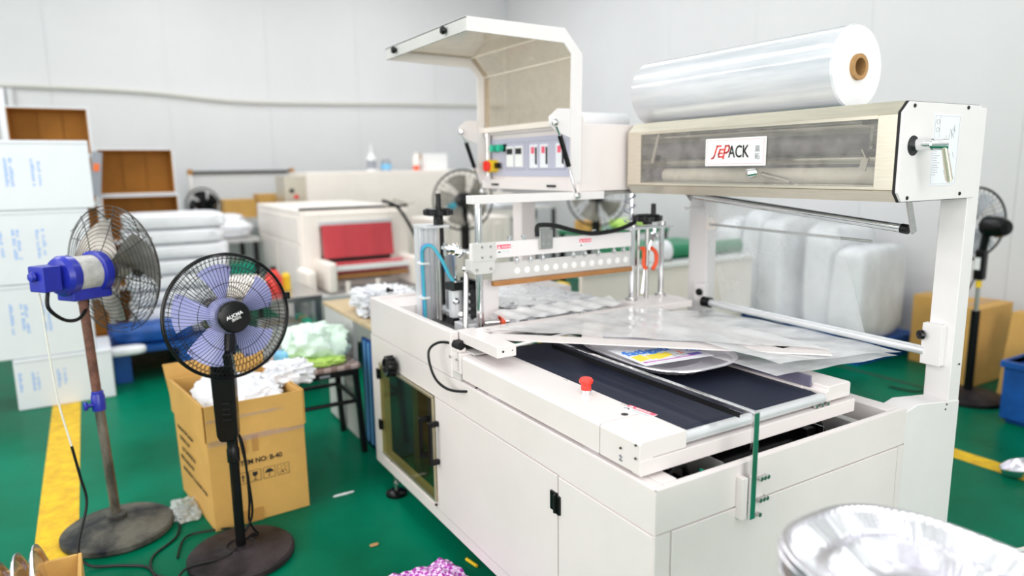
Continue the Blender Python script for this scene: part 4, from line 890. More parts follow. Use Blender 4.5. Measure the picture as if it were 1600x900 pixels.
def small_fan(label, base, hz, axis, R, blademat, group=None, wires=40, tall=None, kind='black'):
    f = thing('pedestal_fan', label, 'fan', (*base, 0), group)
    bx_, by_ = base
    obj('fan_base', MB().lathe([(0, 0), (.19, 0), (.195, .02), (.17, .035), (.06, .045), (.03, .06), (0, .06)], (bx_, by_, 0), n=32), 'dustyblack2', f, smooth=True)
    obj('lower_pole', MB().cyl((bx_, by_, .05), (bx_, by_, hz * .52), .024, 14), 'black', f, smooth=True)
    obj('upper_pole', MB().cyl((bx_, by_, hz * .5), (bx_, by_, hz * .72), .012, 12), 'steel', f, smooth=True)
    obj('control_housing', MB().obox((bx_, by_, hz * .78), X, Y, Z, .026, .028, hz * .085), 'black', f, bevel=.01)
    Hm = head_matrix((bx_, by_, hz), axis)
    obj('neck', MB().cyl((bx_, by_, hz * .84), Hm @ Vector((0, 0, -.03)), .022, 12), 'black', f, smooth=True)
    obj('fan_motor', MB().lathe([(0, -.16), (.04, -.155), (.058, -.12), (.058, -.02), (.02, 0), (0, 0)], n=20).xf(Hm), 'black', f, smooth=True)
    g = MB()
    for k in range(wires):
        a = k * 2 * PI / wires
        g.tube([(R * t * math.cos(a), R * t * math.sin(a), .09 + .05 * (1 - t ** 3)) for t in (.2, .45, .7, .88, 1)], .0012, 4)
        g.tube([(R * t * math.cos(a), R * t * math.sin(a), .08 - .07 * (1 - t ** 2.5)) for t in (.25, .5, .75, .9, 1)], .0012, 4)
    for t in (.5, .8): ring(g, R * t, .09 + .05 * (1 - t ** 3), .0015, 40, 4)
    obj('wire_guard', g.xf(Hm), 'wireblack', f, smooth=True)
    r_ = MB(); ring(r_, R, .085, .007, 48, 6); obj('guard_rim', r_.xf(Hm), 'black', f, smooth=True)
    obj('hub_cap', MB().lathe([(0, .15), (.045, .145), (.05, .13)], n=20).xf(Hm), 'black', f, smooth=True)
    for k in range(5):
        b_ = MB(); blade(b_, .03, R * .86, k * 2 * PI / 5 + .4, .7, .85, .05, .07, n=6); obj('fan_blade', b_.xf(Hm), blademat, f, smooth=True)
    return f
f3 = small_fan('black stand fan near the right wall, seen from behind beside brown cartons', (4.385, 2.03), 1.035, (.40, .915, .02), .21, 'clearplate')
obj('speed_dial', MB().box(4.355, 4.362, 2.02, 2.05, .78, .85), 'print_white', f3)
obj('yellow_tape', MB().cyl((4.385, 2.03, .675), (4.385, 2.03, .715), .016, 12), 'yellow', f3)
obj('fan_lead', MB().tube([(4.37, 2.05, .72), (4.34, 2.12, .50), (4.30, 2.16, .22), (4.25, 2.2, .03), (4.2, 2.4, .008)], .005, 6, smooth=6), 'cable', f3, smooth=True)
small_fan('dark fan in the far left back, before the framed board', (.98, 7.25), 1.08, (-.5, -.8, 0), .165, 'black', wires=26)
small_fan('black stand fan with grey blades behind the front crank wheel', (2.32, 4.5), 1.17, (-.55, -.75, .05), .21, 'blade_dark', wires=30)
small_fan('black stand fan with grey blades seen under the control box', (3.47, 4.45), 1.16, (-.5, -.8, .05), .23, 'blade_dark', wires=30)

# floor cords
obj('floor_cord', MB().tube([(.20, 2.99, .006), (.17, 2.83, .006), (.08, 2.72, .006), (.07, 2.60, .006), (.12, 2.52, .006), (.155, 2.45, .006)], .0045, 6, smooth=7), 'cable', smooth=True, label='black cord lying in a loop on the green floor between the two fan bases', cat='cord')
obj('floor_cord', MB().tube([(.155, 2.66, .006), (.20, 2.80, .008), (.30, 2.80, .008), (.36, 2.775, .010)], .004, 6, smooth=7), 'cable', smooth=True, label='short black cord on the floor running behind the stand fan base', cat='cord')
obj('white_floor_cord', MB().tube([(3.1, 1.0, .009), (2.95, 1.02, .009), (2.78, 1.05, .009), (2.60, 1.095, .009), (2.40, 1.13, .009)], .009, 7, smooth=6), 'cablewhite', smooth=True, label='white cord on the green floor at the lower right edge', cat='cord')

# ================================================================== CARTONS AND STOOL
cz = thing('carton', 'open brown cardboard carton with printed handling icons behind the stand fan', 'box', (.47, 3.03, 0))
# floor corners and slightly spread top
q0 = [(.307, 2.789), (.680, 2.813), (.625, 3.285), (.243, 3.268)]; q1 = [(.300, 2.78), (.672, 2.79), (.62, 3.28), (.232, 3.27)]
hh = .515; th = .006
for i in range(4):
    a0, b0, a1, b1 = Vector((*q0[i], .002)), Vector((*q0[(i + 1) % 4], .002)), Vector((*q1[i], hh)), Vector((*q1[(i + 1) % 4], hh))
    n_ = (b0 - a0).cross(Z).normalized() * -th
    w_ = MB().add([a0, b0, b1, a1, a0 + n_, b0 + n_, b1 + n_, a1 + n_], [(0, 1, 2, 3), (7, 6, 5, 4), (0, 4, 5, 1), (2, 6, 7, 3), (0, 3, 7, 4), (1, 2, 6, 5)])
    obj('side_wall', w_, 'carton', cz)
obj('box_floor', MB().add([Vector((*p, .004)) for p in q0] + [Vector((*p, .01)) for p in q0], [(3, 2, 1, 0), (4, 5, 6, 7), (0, 1, 5, 4), (1, 2, 6, 5), (2, 3, 7, 6), (3, 0, 4, 7)]), 'carton_d', cz)
# upper sleeve (flaps folded up, taped)
for i in range(4):
    k0, k1 = .37 / hh, 1.0
    def L_(a, b, k): return Vector((a[0] + (b[0] - a[0]) * k, a[1] + (b[1] - a[1]) * k, 0))
    a0 = L_(q0[i], q1[i], .72) + Z * .372; b0 = L_(q0[(i + 1) % 4], q1[(i + 1) % 4], .72) + Z * .372; a1 = Vector((*q1[i], hh + .004)); b1 = Vector((*q1[(i + 1) % 4], hh + .004))
    n_ = (b0 - a0).cross(Z).normalized() * .004
    a0 += n_; b0 += n_; a1 += n_; b1 += n_
    if i == 2: a1 = a1 + Vector((.02, .06, .05)); b1 = b1 + Vector((-.02, .05, .05))
    w_ = MB().add([a0, b0, b1, a1, a0 + n_, b0 + n_, b1 + n_, a1 + n_], [(0, 1, 2, 3), (7, 6, 5, 4), (0, 4, 5, 1), (2, 6, 7, 3), (0, 3, 7, 4), (1, 2, 6, 5)])
    obj('upper_flap', w_, 'carton', cz)
fN = Vector((.373, .024, 0)).normalized(); fU = Vector((-.0075, -.016, .515)).normalized(); fO = Vector((.307, 2.789, 0)) + Vector((fN.y, -fN.x, 0)) * .0045
text('ITEM NO: B-40', fO + fN * .105 + fU * .252, fN, fU, .029, 'print_black', cz, bold=.0006, xs=.92)
def icon(k):
    m = MB(); o = fO + fN * (.085 + k * .056) + fU * .175; S = .046; n_ = Vector((fN.y, -fN.x, 0))
    P3 = lambda a, b: o + fN * (a * S) + Z * (b * S)
    def ln(p, q, t=.0012):
        a, b = P3(*p), P3(*q); d = (b - a); L = d.length / 2; d.normalize(); m.obox((a + b) / 2, d, n_.cross(d), n_, L + t / 2, t / 2 * 1.2, .0004)
    for p, q in (((0, 0), (1, 0)), ((1, 0), (1, 1)), ((1, 1), (0, 1)), ((0, 1), (0, 0))): ln(p, q)
    def poly(pts): m.prism([(a * S, b * S) for a, b in pts], o, fN, Z, n_ * .0006)
    if k == 0:
        for a in (.3, .7): ln((a, .2), (a, .6), .003); poly([(a - .12, .55), (a + .12, .55), (a, .85)])
    if k == 1: poly([(.28, .85), (.72, .85), (.7, .55), (.5, .42), (.3, .55)]); ln((.5, .45), (.5, .15), .002); poly([(.33, .1), (.67, .1), (.67, .16), (.33, .16)])
    if k == 2: poly([(.12, .5), (.2, .68), (.38, .82), (.5, .85), (.62, .82), (.8, .68), (.88, .5)]); ln((.5, .5), (.5, .18), .002); ln((.5, .18), (.4, .18), .002)
    if k == 3:
        for j in range(6):
            t = j * PI / 3 + .2; ln((.5 + .15 * math.cos(t), .62 + .15 * math.sin(t)), (.5 + .33 * math.cos(t), .62 + .33 * math.sin(t)))
        poly([(.35, .3), (.45, .12), (.55, .3)]); ln((.15, .15), (.38, .4)); ln((.85, .15), (.62, .4))
    return m
for k in range(4): obj('handling_icon', icon(k), 'print_black', cz)
sN = (Vector((.307, 2.789, 0)) - Vector((.243, 3.268, 0))).normalized(); sU = Vector((-.009, 0, .515)).normalized(); sO = Vector((.243, 3.268, 0)) + Vector((sN.y, -sN.x, 0)) * .004
for k, s_ in enumerate(('Aluminium Foil Container', 'ITEM NO: B-40', 'QTY: 100 SETS/CTN', 'MEAS: 64x42x36 CM', 'GROSS WEIGHT 11.5 KGS NET 10 KGS')):
    text(s_, sO + sN * (.055 + .02 * (k % 3)) + sU * (.315 - .046 * k), sN, sU, .024 if k < 4 else .022, 'print_black', cz, xs=.95)
for a in (.13, .175): obj('parcel_tape', MB().obox(fO + fN * a + fU * .333, fN, fU, Vector((fN.y, -fN.x, 0)), .011, .032, .0006), 'tape', cz)
obj('parcel_tape', MB().obox(fO + fN * .14 + fU * .03, fN, fU, Vector((fN.y, -fN.x, 0)), .045, .028, .0006), 'tape', cz)
obj('clear_tape', MB().obox(fO + fN * .187 + fU * .368 + Vector((fN.y, -fN.x, 0)) * .006, fN, Z, Vector((fN.y, -fN.x, 0)), .185, .012, .0005).obox(fO + fN * .187 + fU * .46 + Vector((fN.y, -fN.x, 0)) * .006, fN, Z + fN * .04, Vector((fN.y, -fN.x, 0)), .185, .006, .0005), 'cleartape', cz)
obj('white_packing', blob((.46, 3.03, .33), .16, .21, .10, 3, .30, 3.5, 64, 40, ridge=True), 'whitebag', smooth=True, label='white crumpled plastic packing inside the open brown carton', cat='packing')
obj('clear_bag', blob((.68, 3.03, .485), .09, .075, .045, 8, .6, 10, 64, 40, ridge=True), 'whitebag', smooth=True, label='crumpled clear bag hanging over the right corner of the carton', cat='bag')

st_ = thing('stool', 'dark square stool with checked vinyl seat between carton and machine', 'stool', (.89, 3.41, 0))
obj('seat', MB().box(.715, 1.075, 3.23, 3.59, .435, .462), 'seatcheck', st_, bevel=.010, seg=3)
obj('seat_frame', MB().box(.725, 1.065, 3.24, 3.58, .405, .436), 'blackm', st_, bevel=.002)
obj('seat_tag', MB().box(.87, .92, 3.2385, 3.24, .413, .425), 'print_grey', st_)
for a, b in ((.735, 3.25), (1.05, 3.25), (.735, 3.57), (1.05, 3.57)):
    sx = .022 if a > .9 else -.022; obj('leg', MB().cyl((a, b, .41), (a + sx, b + (.01 if b > 3.4 else -.01), 0), .018, 4), 'blackm', st_)
for p, q in (((.73, 3.25), (1.055, 3.25)), ((.73, 3.57), (1.055, 3.57)), ((.73, 3.25), (.73, 3.57)), ((1.055, 3.25), (1.055, 3.57))):
    obj('stretcher', MB().cyl((*p, .27 if p[1] < 3.4 or q[1] > 3.4 else .33), (*q, .27), .011, 8), 'blackm', st_)
obj('mint_bag', blob((.91, 3.42, .462), .145, .125, .085, 5, .50, 3.6, 64, 40, pw=.75, ridge=True), 'mint', smooth=True, label='crumpled pale mint plastic bag heaped on the stool', cat='bag')
obj('lime_bag', blob((.85, 3.30, .462), .14, .06, .020, 11, .6, 9, 64, 24, ridge=True), 'lime', smooth=True, label='flat lime green plastic bag under the mint bag', cat='bag')
obj('blue_bag', blob((.745, 3.42, .462), .035, .05, .035, 14, .3, 5), 'skyblue', smooth=True, label='small sky blue bag at the left side of the stool seat', cat='bag')

def stamps(parent, x0, x1, z0, z1, yy, seed, cols=(0, .16, .22, .47, .55)):
    random.seed(seed); m = MB(); wx = x1 - x0
    for c in cols:
        zz = z0 + .02
        while zz < z1 - .02:
            h = .006 + random.random() * .008
            if random.random() < .86: m.box(x0 + wx * c, x0 + wx * c + .008 + random.random() * .010, yy - .0012, yy, zz, zz + h)
            zz += h + .005
    obj('stamp_print', m, 'print_lblue', parent, kind='stuff')
def white_carton(label, x0, x1, z0, z1, yy=4.95, d=.42, seed=1, px=-.38):
    b = thing('carton', label, 'box', ((x0 + x1) / 2, yy + d / 2, z0), 'white cartons stacked at the left')
    obj('body', MB().box(x0, x1, yy, yy + d, z0, z1 - .001), 'cartonwhite', b, bevel=.006)
    obj('lid_seam', MB().box(x0 + .004, x1 - .004, yy - .0008, yy + .001, z1 - .022, z1 - .019), 'print_grey', b)
    stamps(b, x0 + px_off(x1, px), x1 - .08, z0 + (z1 - z0) * .30, z1 - (z1 - z0) * .22, yy, seed)
    return b
def px_off(x1, p): return .02 if x1 > 0 and p == 0 else .30
b4 = white_carton('white carton with blue stamps standing on the floor, lowest of its stack', -.469, .040, .001, .312, 4.95, .42, 4, 0)
b3 = white_carton('white carton with blue stamps, second from the floor in its stack', -.75, -.037, .314, .755, 4.96, .40, 3)
b2 = white_carton('white carton with blue stamps, second from the top of its stack', -.75, .002, .757, 1.188, 4.96, .40, 2)
b1 = white_carton('white carton with blue stamps, topmost of its stack at the left edge', -.75, .040, 1.190, 1.590, 4.96, .40, 1)
def open_carton(label, x0, x1, z0, z1, yy=6.5, d=.36, group='open cartons on their sides in the left background'):
    b = thing('carton', label, 'box', ((x0 + x1) / 2, yy + d / 2, z0), group)
    t = .012
    obj('side_wall', MB().box(x0, x0 + t, yy, yy + d, z0, z1), 'cartonwhite', b); obj('side_wall', MB().box(x1 - t, x1, yy, yy + d, z0, z1), 'cartonwhite', b)
    obj('side_wall', MB().box(x0 + t, x1 - t, yy, yy + d, z1 - t, z1), 'cartonwhite', b); obj('side_wall', MB().box(x0 + t, x1 - t, yy, yy + d, z0, z0 + t), 'cartonwhite', b)
    obj('inner_lining', MB().box(x0 + t, x0 + t + .006, yy + .006, yy + d - .01, z0 + t, z1 - t).box(x1 - t - .006, x1 - t, yy + .006, yy + d - .01, z0 + t, z1 - t).box(x0 + t + .006, x1 - t - .006, yy + .006, yy + d - .01, z1 - t - .006, z1 - t).box(x0 + t + .006, x1 - t - .006, yy + .006, yy + d - .01, z0 + t, z0 + t + .006), 'carton_d', b)
    w3 = (x1 - x0 - 2 * t) / 3
    obj('outer_flap', MB().box(x0 + t, x1 - t, yy + d - .007, yy + d, z0 + t, z1 - t), 'carton_d', b)
    for k in range(3): obj('bottom_flap', MB().box(x0 + t + w3 * k + .004, x0 + t + w3 * (k + 1) - .004, yy + d - .02 - .006 * (k % 2), yy + d - .008, z0 + t, z1 - t), 'carton_d', b)
    return b
z_ = 1.59
for k, w_ in enumerate(('topmost of the right stack', 'second of the right stack', 'third of the right stack', 'fourth of the right stack')):
    open_carton('white carton lying open with brown inside, ' + w_, .095, .655 + .012 * k, z_ - .372, z_); z_ -= .376
open_carton('white carton with brown inside lying open, highest of all beside the cable', -.46, .082, 1.535, 1.90)
open_carton('white carton lying open under the highest one, partly hidden', -.46, .075, 1.16, 1.531)
open_carton('white carton lying open, second below the highest one, behind the stack', -.46, .085, .785, 1.156)
open_carton('white carton lying open, third below the highest one, low behind the stack', -.46, .085, .41, .781)
open_carton('white carton lying open on the floor under the left stack', -.46, .085, .02, .406)
open_carton('white carton lying open on the floor under the right stack', .10, .70, .003, .082)
mg = thing('magazine_stack', 'grey folded papers with an orange picture stood between the two open stacks', 'papers', (.088, 6.45, 1.205))
obj('cover', MB().obox((.088, 6.46, 1.39), (.12, 0, 1), (1, 0, -.12), Y, .17, .035, .02), 'print_grey', mg); obj('picture', MB().obox((.092, 6.437, 1.44), (.12, 0, 1), (1, 0, -.12), Y, .03, .02, .002), 'print_orange', mg)

# pallet with bagged film
pl = thing('pallet', 'blue plastic pallet under the white bag stack, left background', 'pallet', (.40, 5.65, 0))
obj('deck', MB().box(.04, .95, 5.22, 6.2, .20, .22), 'blueplastic', pl)
for k in range(9): obj('slat', MB().box(.04, .95, 5.22 + k * .11, 5.22 + k * .11 + .07, .22, .24), 'blueplastic', pl)
for k in range(3): obj('runner', MB().box(.05 + k * .40, .15 + k * .40, 5.23, 6.19, .001, .20), 'blueplastic', pl)
obj('blue_netting', blob((.30, 5.36, .241), .25, .12, .07, 21, .2, 6), 'blueplastic', smooth=True, label='heap of blue netting on the pallet before the white bags', cat='netting')
obj('white_sack', blob((.12, 5.12, .22), .12, .06, .03, 22, .1, 3), 'whitebag', smooth=True, label='pale sack poking out beside the lowest white carton', cat='sack')
zz = .241
for k, w_ in enumerate(('lowest', 'second lowest', 'third from below', 'fourth from below', 'fifth from below', 'third from the top', 'second from the top', 'topmost')):
    obj('film_bag', blob((.52 + .012 * (k % 3), 5.72, zz), .33, .26, .0545, 30 + k, .05, 5, 56, 24, pw=.30, flat=(k == 0), ridge=True), 'whitebag', smooth=True, label='flat white plastic bag, ' + w_ + ' in the stack on the blue pallet', cat='bag', group='white bags stacked on the blue pallet'); zz += .108

# far left table with bags, board, boxes
tb2 = thing('work_table', 'grey table loaded with white bags left of the cream machine', 'table', (1.0, 6.6, 0))
obj('tabletop', MB().box(.86, 1.24, 6.25, 6.95, .80, .83), 'greypan', tb2)
for a, b in ((.89, 6.28), (1.21, 6.28), (.89, 6.92), (1.21, 6.92)): obj('leg', MB().box(a - .02, a + .02, b - .02, b + .02, 0, .80), 'blackm', tb2)
obj('table_shelf', MB().box(.88, 1.22, 6.27, 6.93, .30, .32), 'greenbelt', tb2)
obj('green_box', MB().box(1.0, 1.19, 6.3, 6.6, .322, .62), 'greenled', label='small green box on the lower shelf of the grey table', cat='box')
obj('white_bundle', blob((1.04, 6.45, .832), .17, .15, .07, 41, .25, 4, ridge=True), 'whitebag', smooth=True, label='white plastic bundle on the grey table, nearer one', cat='bag')
obj('white_bundle', blob((1.08, 6.78, .832), .14, .15, .09, 42, .25, 4, ridge=True), 'whitebag', smooth=True, label='white plastic bundle on the grey table, farther one', cat='bag')
bdo = thing('whiteboard', 'white board in a dark metal frame standing by the back wall', 'board', (1.55, 8.5, 0))
obj('board_panel', MB().box(1.01, 2.09, 8.5, 8.52, .75, 1.37), 'wall', bdo); obj('frame_top', MB().box(.98, 2.12, 8.48, 8.53, 1.37, 1.40), 'blackm', bdo)
for a in (.99, 2.09): obj('frame_post', MB().box(a, a + .025, 8.48, 8.53, 0, 1.37), 'steel', bdo); obj('frame_corner', MB().box(a - .01, a + .035, 8.47, 8.54, 1.36, 1.42), 'carton_d', bdo)
def closed_box(label, x0, x1, y0, y1, z0, z1, m='carton', group=None):
    b = thing('carton', label, 'box', ((x0 + x1) / 2, (y0 + y1) / 2, z0), group)
    obj('body', MB().box(x0, x1, y0, y1, z0, z1), m, b, bevel=.004)
    obj('lid_tape', MB().box(x0 - .0008, x1 + .0008, (y0 + y1) / 2 - .025, (y0 + y1) / 2 + .025, z1 - .06, z1 + .0008), 'tape', b); return b
tb3 = thing('low_table', 'low grey table under the small brown boxes at the back', 'table', (1.45, 7.6, 0))
obj('tabletop', MB().box(1.15, 1.82, 7.75, 8.15, .88, .91), 'greypan', tb3)
for a, b in ((1.18, 7.78), (1.79, 7.78), (1.18, 8.12), (1.79, 8.12)): obj('leg', MB().box(a - .02, a + .02, b - .02, b + .02, 0, .88), 'blackm', tb3)
closed_box('small brown box beside the dark fan at the back', 1.22, 1.54, 7.8, 8.1, .911, 1.10)
closed_box('small brown box right of another one, partly behind the cream machine', 1.56, 1.80, 7.8, 8.05, .911, 1.15)

# ================================================================== SHRINK TUNNEL WITH RED CURTAIN
tn = thing('shrink_tunnel', 'cream shrink tunnel with red heat curtain and roller infeed', 'machine', (1.7, 5.7, 0))
obj('tunnel_body', MB().prism([(1.28, .20), (1.28, 1.115), (2.10, 1.115), (2.10, .20)], (0, 5.02, 0), X, Z, Y * 1.45), 'cream', tn, bevel=.01)
obj('side_panel', MB().box(1.272, 1.281, 5.06, 5.75, .55, .86).box(1.272, 1.281, 5.78, 6.42, .55, .86).box(1.272, 1.281, 5.06, 6.42, .88, 1.06), 'cream', tn, bevel=.002)
obj('top_ridge', MB().box(1.28, 2.10, 5.02, 5.06, 1.115, 1.13).box(1.30, 1.75, 5.10, 5.12, 1.115, 1.122), 'blackm', tn)
obj('front_frame', MB().box(1.30, 1.40, 4.97, 5.02, .66, 1.09).box(1.93, 2.08, 4.97, 5.02, .66, 1.09).box(1.40, 1.93, 4.97, 5.02, 1.02, 1.09), 'cream', tn, bevel=.006)
obj('curtain_track', MB().box(1.39, 1.94, 4.955, 4.97, 1.0, 1.035), 'alu', tn)
def curt(s, t): return Vector((1.40 + .525 * s, 4.93 - .003 * math.sin(s * 14) * (1 - t) - .03 * (1 - t), .775 + .235 * t))
obj('red_curtain', MB().grid(curt, 40, 6), 'redcurtain', tn, smooth=True)
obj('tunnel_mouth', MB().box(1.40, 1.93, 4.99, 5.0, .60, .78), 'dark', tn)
obj('infeed_roller', MB().cyl((1.42, 4.80, .70), (1.98, 4.80, .70), .028, 20), 'redcurtain', tn, smooth=True)
obj('infeed_roller', MB().cyl((1.42, 4.90, .72), (1.98, 4.90, .72), .026, 20), 'redcurtain', tn, smooth=True)
obj('wear_strip', MB().box(1.42, 1.99, 4.745, 4.765, .70, .735), 'print_white', tn, bevel=.003); obj('orange_bar', MB().box(1.42, 1.97, 4.75, 4.76, .645, .672), 'teflon', tn)
obj('side_arm', MB().box(1.36, 1.425, 4.68, 5.02, .56, .77), 'cream', tn, bevel=.02, seg=3); obj('side_arm', MB().box(1.985, 2.05, 4.68, 5.02, .56, .77), 'cream', tn, bevel=.02, seg=3)
obj('front_shelf', MB().box(1.23, 2.10, 4.66, 5.02, .20, .55), 'greypan', tn, bevel=.004)
for a in (1.50, 1.72): obj('shelf_peg', MB().cyl((a, 4.70, .55), (a, 4.70, .63), .018, 12), 'cream', tn)
obj('side_cone', MB().box(1.225, 1.30, 4.74, 5.02, .45, .72), 'cream', tn, bevel=.03, seg=3)
obj('bent_hook', MB().tube([(1.88, 4.9, 1.13), (1.93, 4.9, 1.18), (2.05, 4.9, 1.14), (2.10, 4.9, 1.15)], .008, 6), 'warmsteel', tn)
obj('dark_lead', MB().tube([(1.85, 4.9, 1.17), (1.96, 4.88, 1.12), (2.06, 4.86, .95), (2.12, 4.85, .80), (2.18, 4.85, .77)], .012, 6, smooth=6), 'rubber', tn, smooth=True)
bk = thing('long_cabinet', 'long cream machine housing behind the shrink tunnel, bottles on its top', 'machine', (3.0, 7.3, 0))
obj('housing', MB().box(1.86, 4.3, 6.95, 7.7, .35, 1.375), 'cream', bk, bevel=.01); obj('housing_leg', MB().box(1.9, 2.0, 7.0, 7.65, 0, .35).box(4.1, 4.2, 7.0, 7.65, 0, .35), 'cream', bk)
pe = obj('control_end', MB().box(1.66, 1.86, 7.0, 7.4, .85, 1.34), 'warmsteel', bk, bevel=.006)
for a, b, c_ in ((1.72, 1.20, 'black'), (1.76, 1.14, 'red'), (1.74, 1.05, 'red')): obj('push_button', MB().cyl((a, 7.0, b), (a, 6.975, b), .022, 12), c_, pe)
bt = thing('spray_bottle', 'white spray bottle on top of the long cream machine', 'bottle', (2.62, 7.2, 1.376))
obj('bottle_body', MB().lathe([(0, 0), (.045, 0), (.048, .01), (.048, .13), (.03, .165), (.016, .18), (.016, .20)], (2.62, 7.2, 1.376), n=18), 'print_white', bt, smooth=True); obj('spray_nozzle', MB().cyl((2.62, 7.2, 1.57), (2.62, 7.2, 1.66), .012, 10, .004), 'print_white', bt)
obj('bottle_label', MB().cyl((2.62, 7.2, 1.40), (2.62, 7.2, 1.49), .0488, 18), 'print_grey', bt)
bt = thing('jar', 'small grey jar with blue label on the long cream machine', 'jar', (2.78, 7.2, 1.376))
obj('jar_body', MB().lathe([(0, 0), (.055, 0), (.055, .09), (.045, .10), (.045, .12), (0, .12)], (2.78, 7.2, 1.376), n=18), 'print_grey', bt, smooth=True); obj('jar_label', MB().cyl((2.78, 7.2, 1.39), (2.78, 7.2, 1.45), .0558, 18), 'skyblue', bt)
bt = thing('bottle', 'slim bottle with orange base beside the white tub', 'bottle', (3.13, 7.2, 1.376))
obj('bottle_body', MB().lathe([(0, 0), (.035, 0), (.035, .14), (.015, .17), (.015, .20), (0, .20)], (3.13, 7.2, 1.376), n=16), 'cream', bt, smooth=True); obj('bottle_band', MB().cyl((3.13, 7.2, 1.378), (3.13, 7.2, 1.43), .0358, 16), 'orange', bt)
closed_box('white tub box on top of the long cream machine', 3.2, 3.46, 7.1, 7.35, 1.376, 1.555, 'print_white')

# steel table beside tunnel
ts = thing('steel_table', 'steel table left of the grey panel with boxes on its shelf', 'table', (1.0, 4.6, 0))
obj('tabletop', MB().box(.62, 1.22, 4.36, 4.95, .585, .62), 'steel', ts, bevel=.003)
for a, b in ((.65, 4.39), (1.195, 4.39), (.65, 4.92), (1.195, 4.92)): obj('leg', MB().box(a - .02, a + .02, b - .02, b + .02, 0, .585), 'steel', ts)
obj('shelf', MB().box(.64, 1.2, 4.38, 4.93, .18, .20), 'steel', ts)
closed_box('grey box on the shelf of the steel table', .90, 1.12, 4.45, 4.8, .201, .42, 'greypan')
closed_box('green box beside a grey one under the steel table', 1.125, 1.17, 4.45, 4.7, .201, .45, 'greenled')
obj('tabletop_bag', blob((.80, 4.62, .621), .12, .12, .06, 51, .3, 4, ridge=True), 'cream', smooth=True, label='cream paper bundle on the steel table behind the fan cage', cat='bundle')
rd = thing('red_can', 'red plastic can on the steel table behind the lavender fan', 'can', (.985, 4.62, .621)); obj('can_body', MB().lathe([(0, 0), (.05, 0), (.055, .02), (.052, .10), (.03, .13), (.02, .15), (0, .15)], (.985, 4.62, .621), n=18), 'red', rd, smooth=True); obj('can_cap', MB().cyl((.985, 4.62, .77), (.985, 4.62, .79), .02, 12), 'black', rd)
obj('yellow_can', MB().lathe([(0, 0), (.03, 0), (.03, .09), (.015, .11), (0, .11)], (1.08, 4.70, .621), n=14), 'yellow', smooth=True, label='small yellow bottle right of the red can', cat='bottle')

# plywood desk behind machine
dk = thing('desk', 'desk with plywood top and grey side panel behind the sealing machine', 'table', (1.5, 3.4, 0))
obj('desktop', MB().box(1.085, 1.75, 2.98, 3.88, .648, .666), 'wood', dk, bevel=.002); obj('side_panel', MB().box(1.09, 1.11, 3.38, 3.86, .02, .646), 'greypan', dk)
obj('leg', MB().box(1.70, 1.74, 3.0, 3.04, 0, .648), 'blackm', dk); obj('leg', MB().box(1.70, 1.74, 3.82, 3.86, 0, .648), 'blackm', dk)
obj('leg', MB().box(1.10, 1.13, 3.0, 3.03, 0, .648), 'blackm', dk)
obj('film_heap', blob((1.27, 3.38, .667), .13, .17, .06, 61, .7, 9, 64, 40, ridge=True), 'whitebag', smooth=True, label='spiky heap of white film on the plywood desk', cat='film')
cr = thing('blue_crate', 'blue plastic crate under the plywood desk', 'crate', (1.3, 3.12, 0))
obj('crate_wall', MB().box(1.125, 1.60, 3.05, 3.065, .002, .56).box(1.125, 1.14, 3.065, 3.36, .002, .56), 'blueplastic', cr); obj('crate_base', MB().box(1.125, 1.6, 3.05, 3.36, .001, .02), 'blueplastic', cr)
for k in range(5): obj('crate_rib', MB().box(1.121, 1.125, 3.07 + .06 * k, 3.085 + .06 * k, .02, .55), 'skyblue', cr)

# ================================================================== BEHIND THE SEALING HEAD
cf = thing('outfeed_conveyor', 'pale conveyor with green belt behind the rear columns', 'conveyor', (3.6, 3.9, 0))
obj('conveyor_side', MB().box(2.62, 4.2, 3.50, 3.53, .30, .735), 'cream', cf, bevel=.004); obj('conveyor_edge', MB().box(2.62, 4.2, 3.47, 3.50, .715, .745), 'print_white', cf, bevel=.003)
obj('conveyor_leg', MB().box(2.7, 2.76, 3.55, 3.6, 0, .4), 'cream', cf); obj('conveyor_leg', MB().box(4.1, 4.16, 3.55, 3.6, 0, .4), 'cream', cf)
obj('conveyor_leg', MB().box(2.7, 2.76, 4.3, 4.35, 0, .74), 'cream', cf); obj('conveyor_leg', MB().box(4.1, 4.16, 4.3, 4.35, 0, .74), 'cream', cf)
obj('green_belt', MB().box(3.35, 4.2, 3.62, 4.3, .74, .80), 'greenbelt', cf)
obj('belt_roller', MB().cyl((3.42, 3.60, .80), (4.15, 3.60, .80), .05, 20), 'greenbelt', cf, smooth=True); obj('roller_wrap', MB().cyl((3.30, 3.60, .81), (3.42, 3.60, .81), .075, 20), 'whitebag', cf, smooth=True)
obj('yellow_bar', MB().box(2.42, 2.60, 3.60, 3.70, .001, .66), 'yellow', label='yellow post seen below the orange seal strip', cat='post')
bm = thing('gear_motor', 'black cylindrical motor lying behind the seal strip', 'motor', (2.6, 3.42, .50)); obj('motor_body', MB().cyl((2.42, 3.3, .58), (2.66, 3.3, .545), .055, 24), 'black', bm, smooth=True); obj('motor_foot', MB().box(2.48, 2.60, 3.26, 3.34, .48, .53), 'black', bm)
obj('motor_stand', MB().box(2.40, 2.70, 3.2, 3.4, .44, .48).box(2.42, 2.46, 3.22, 3.38, 0, .44).box(2.64, 2.68, 3.22, 3.38, 0, .44), 'cream', label='cream stand under the black motor', cat='stand')
cm = thing('cream_cabinet', 'cream cabinet behind the front lifting column', 'cabinet', (2.6, 5.2, 0)); obj('cabinet_body', MB().box(2.32, 3.0, 5.0, 5.5, 0, 1.0), 'cream', cm, bevel=.008)
for k in range(5): obj('louvre', MB().box(2.36 + k * .12, 2.43 + k * .12, 4.99, 5.0, .55, .95), 'cream', cm, bevel=.002)
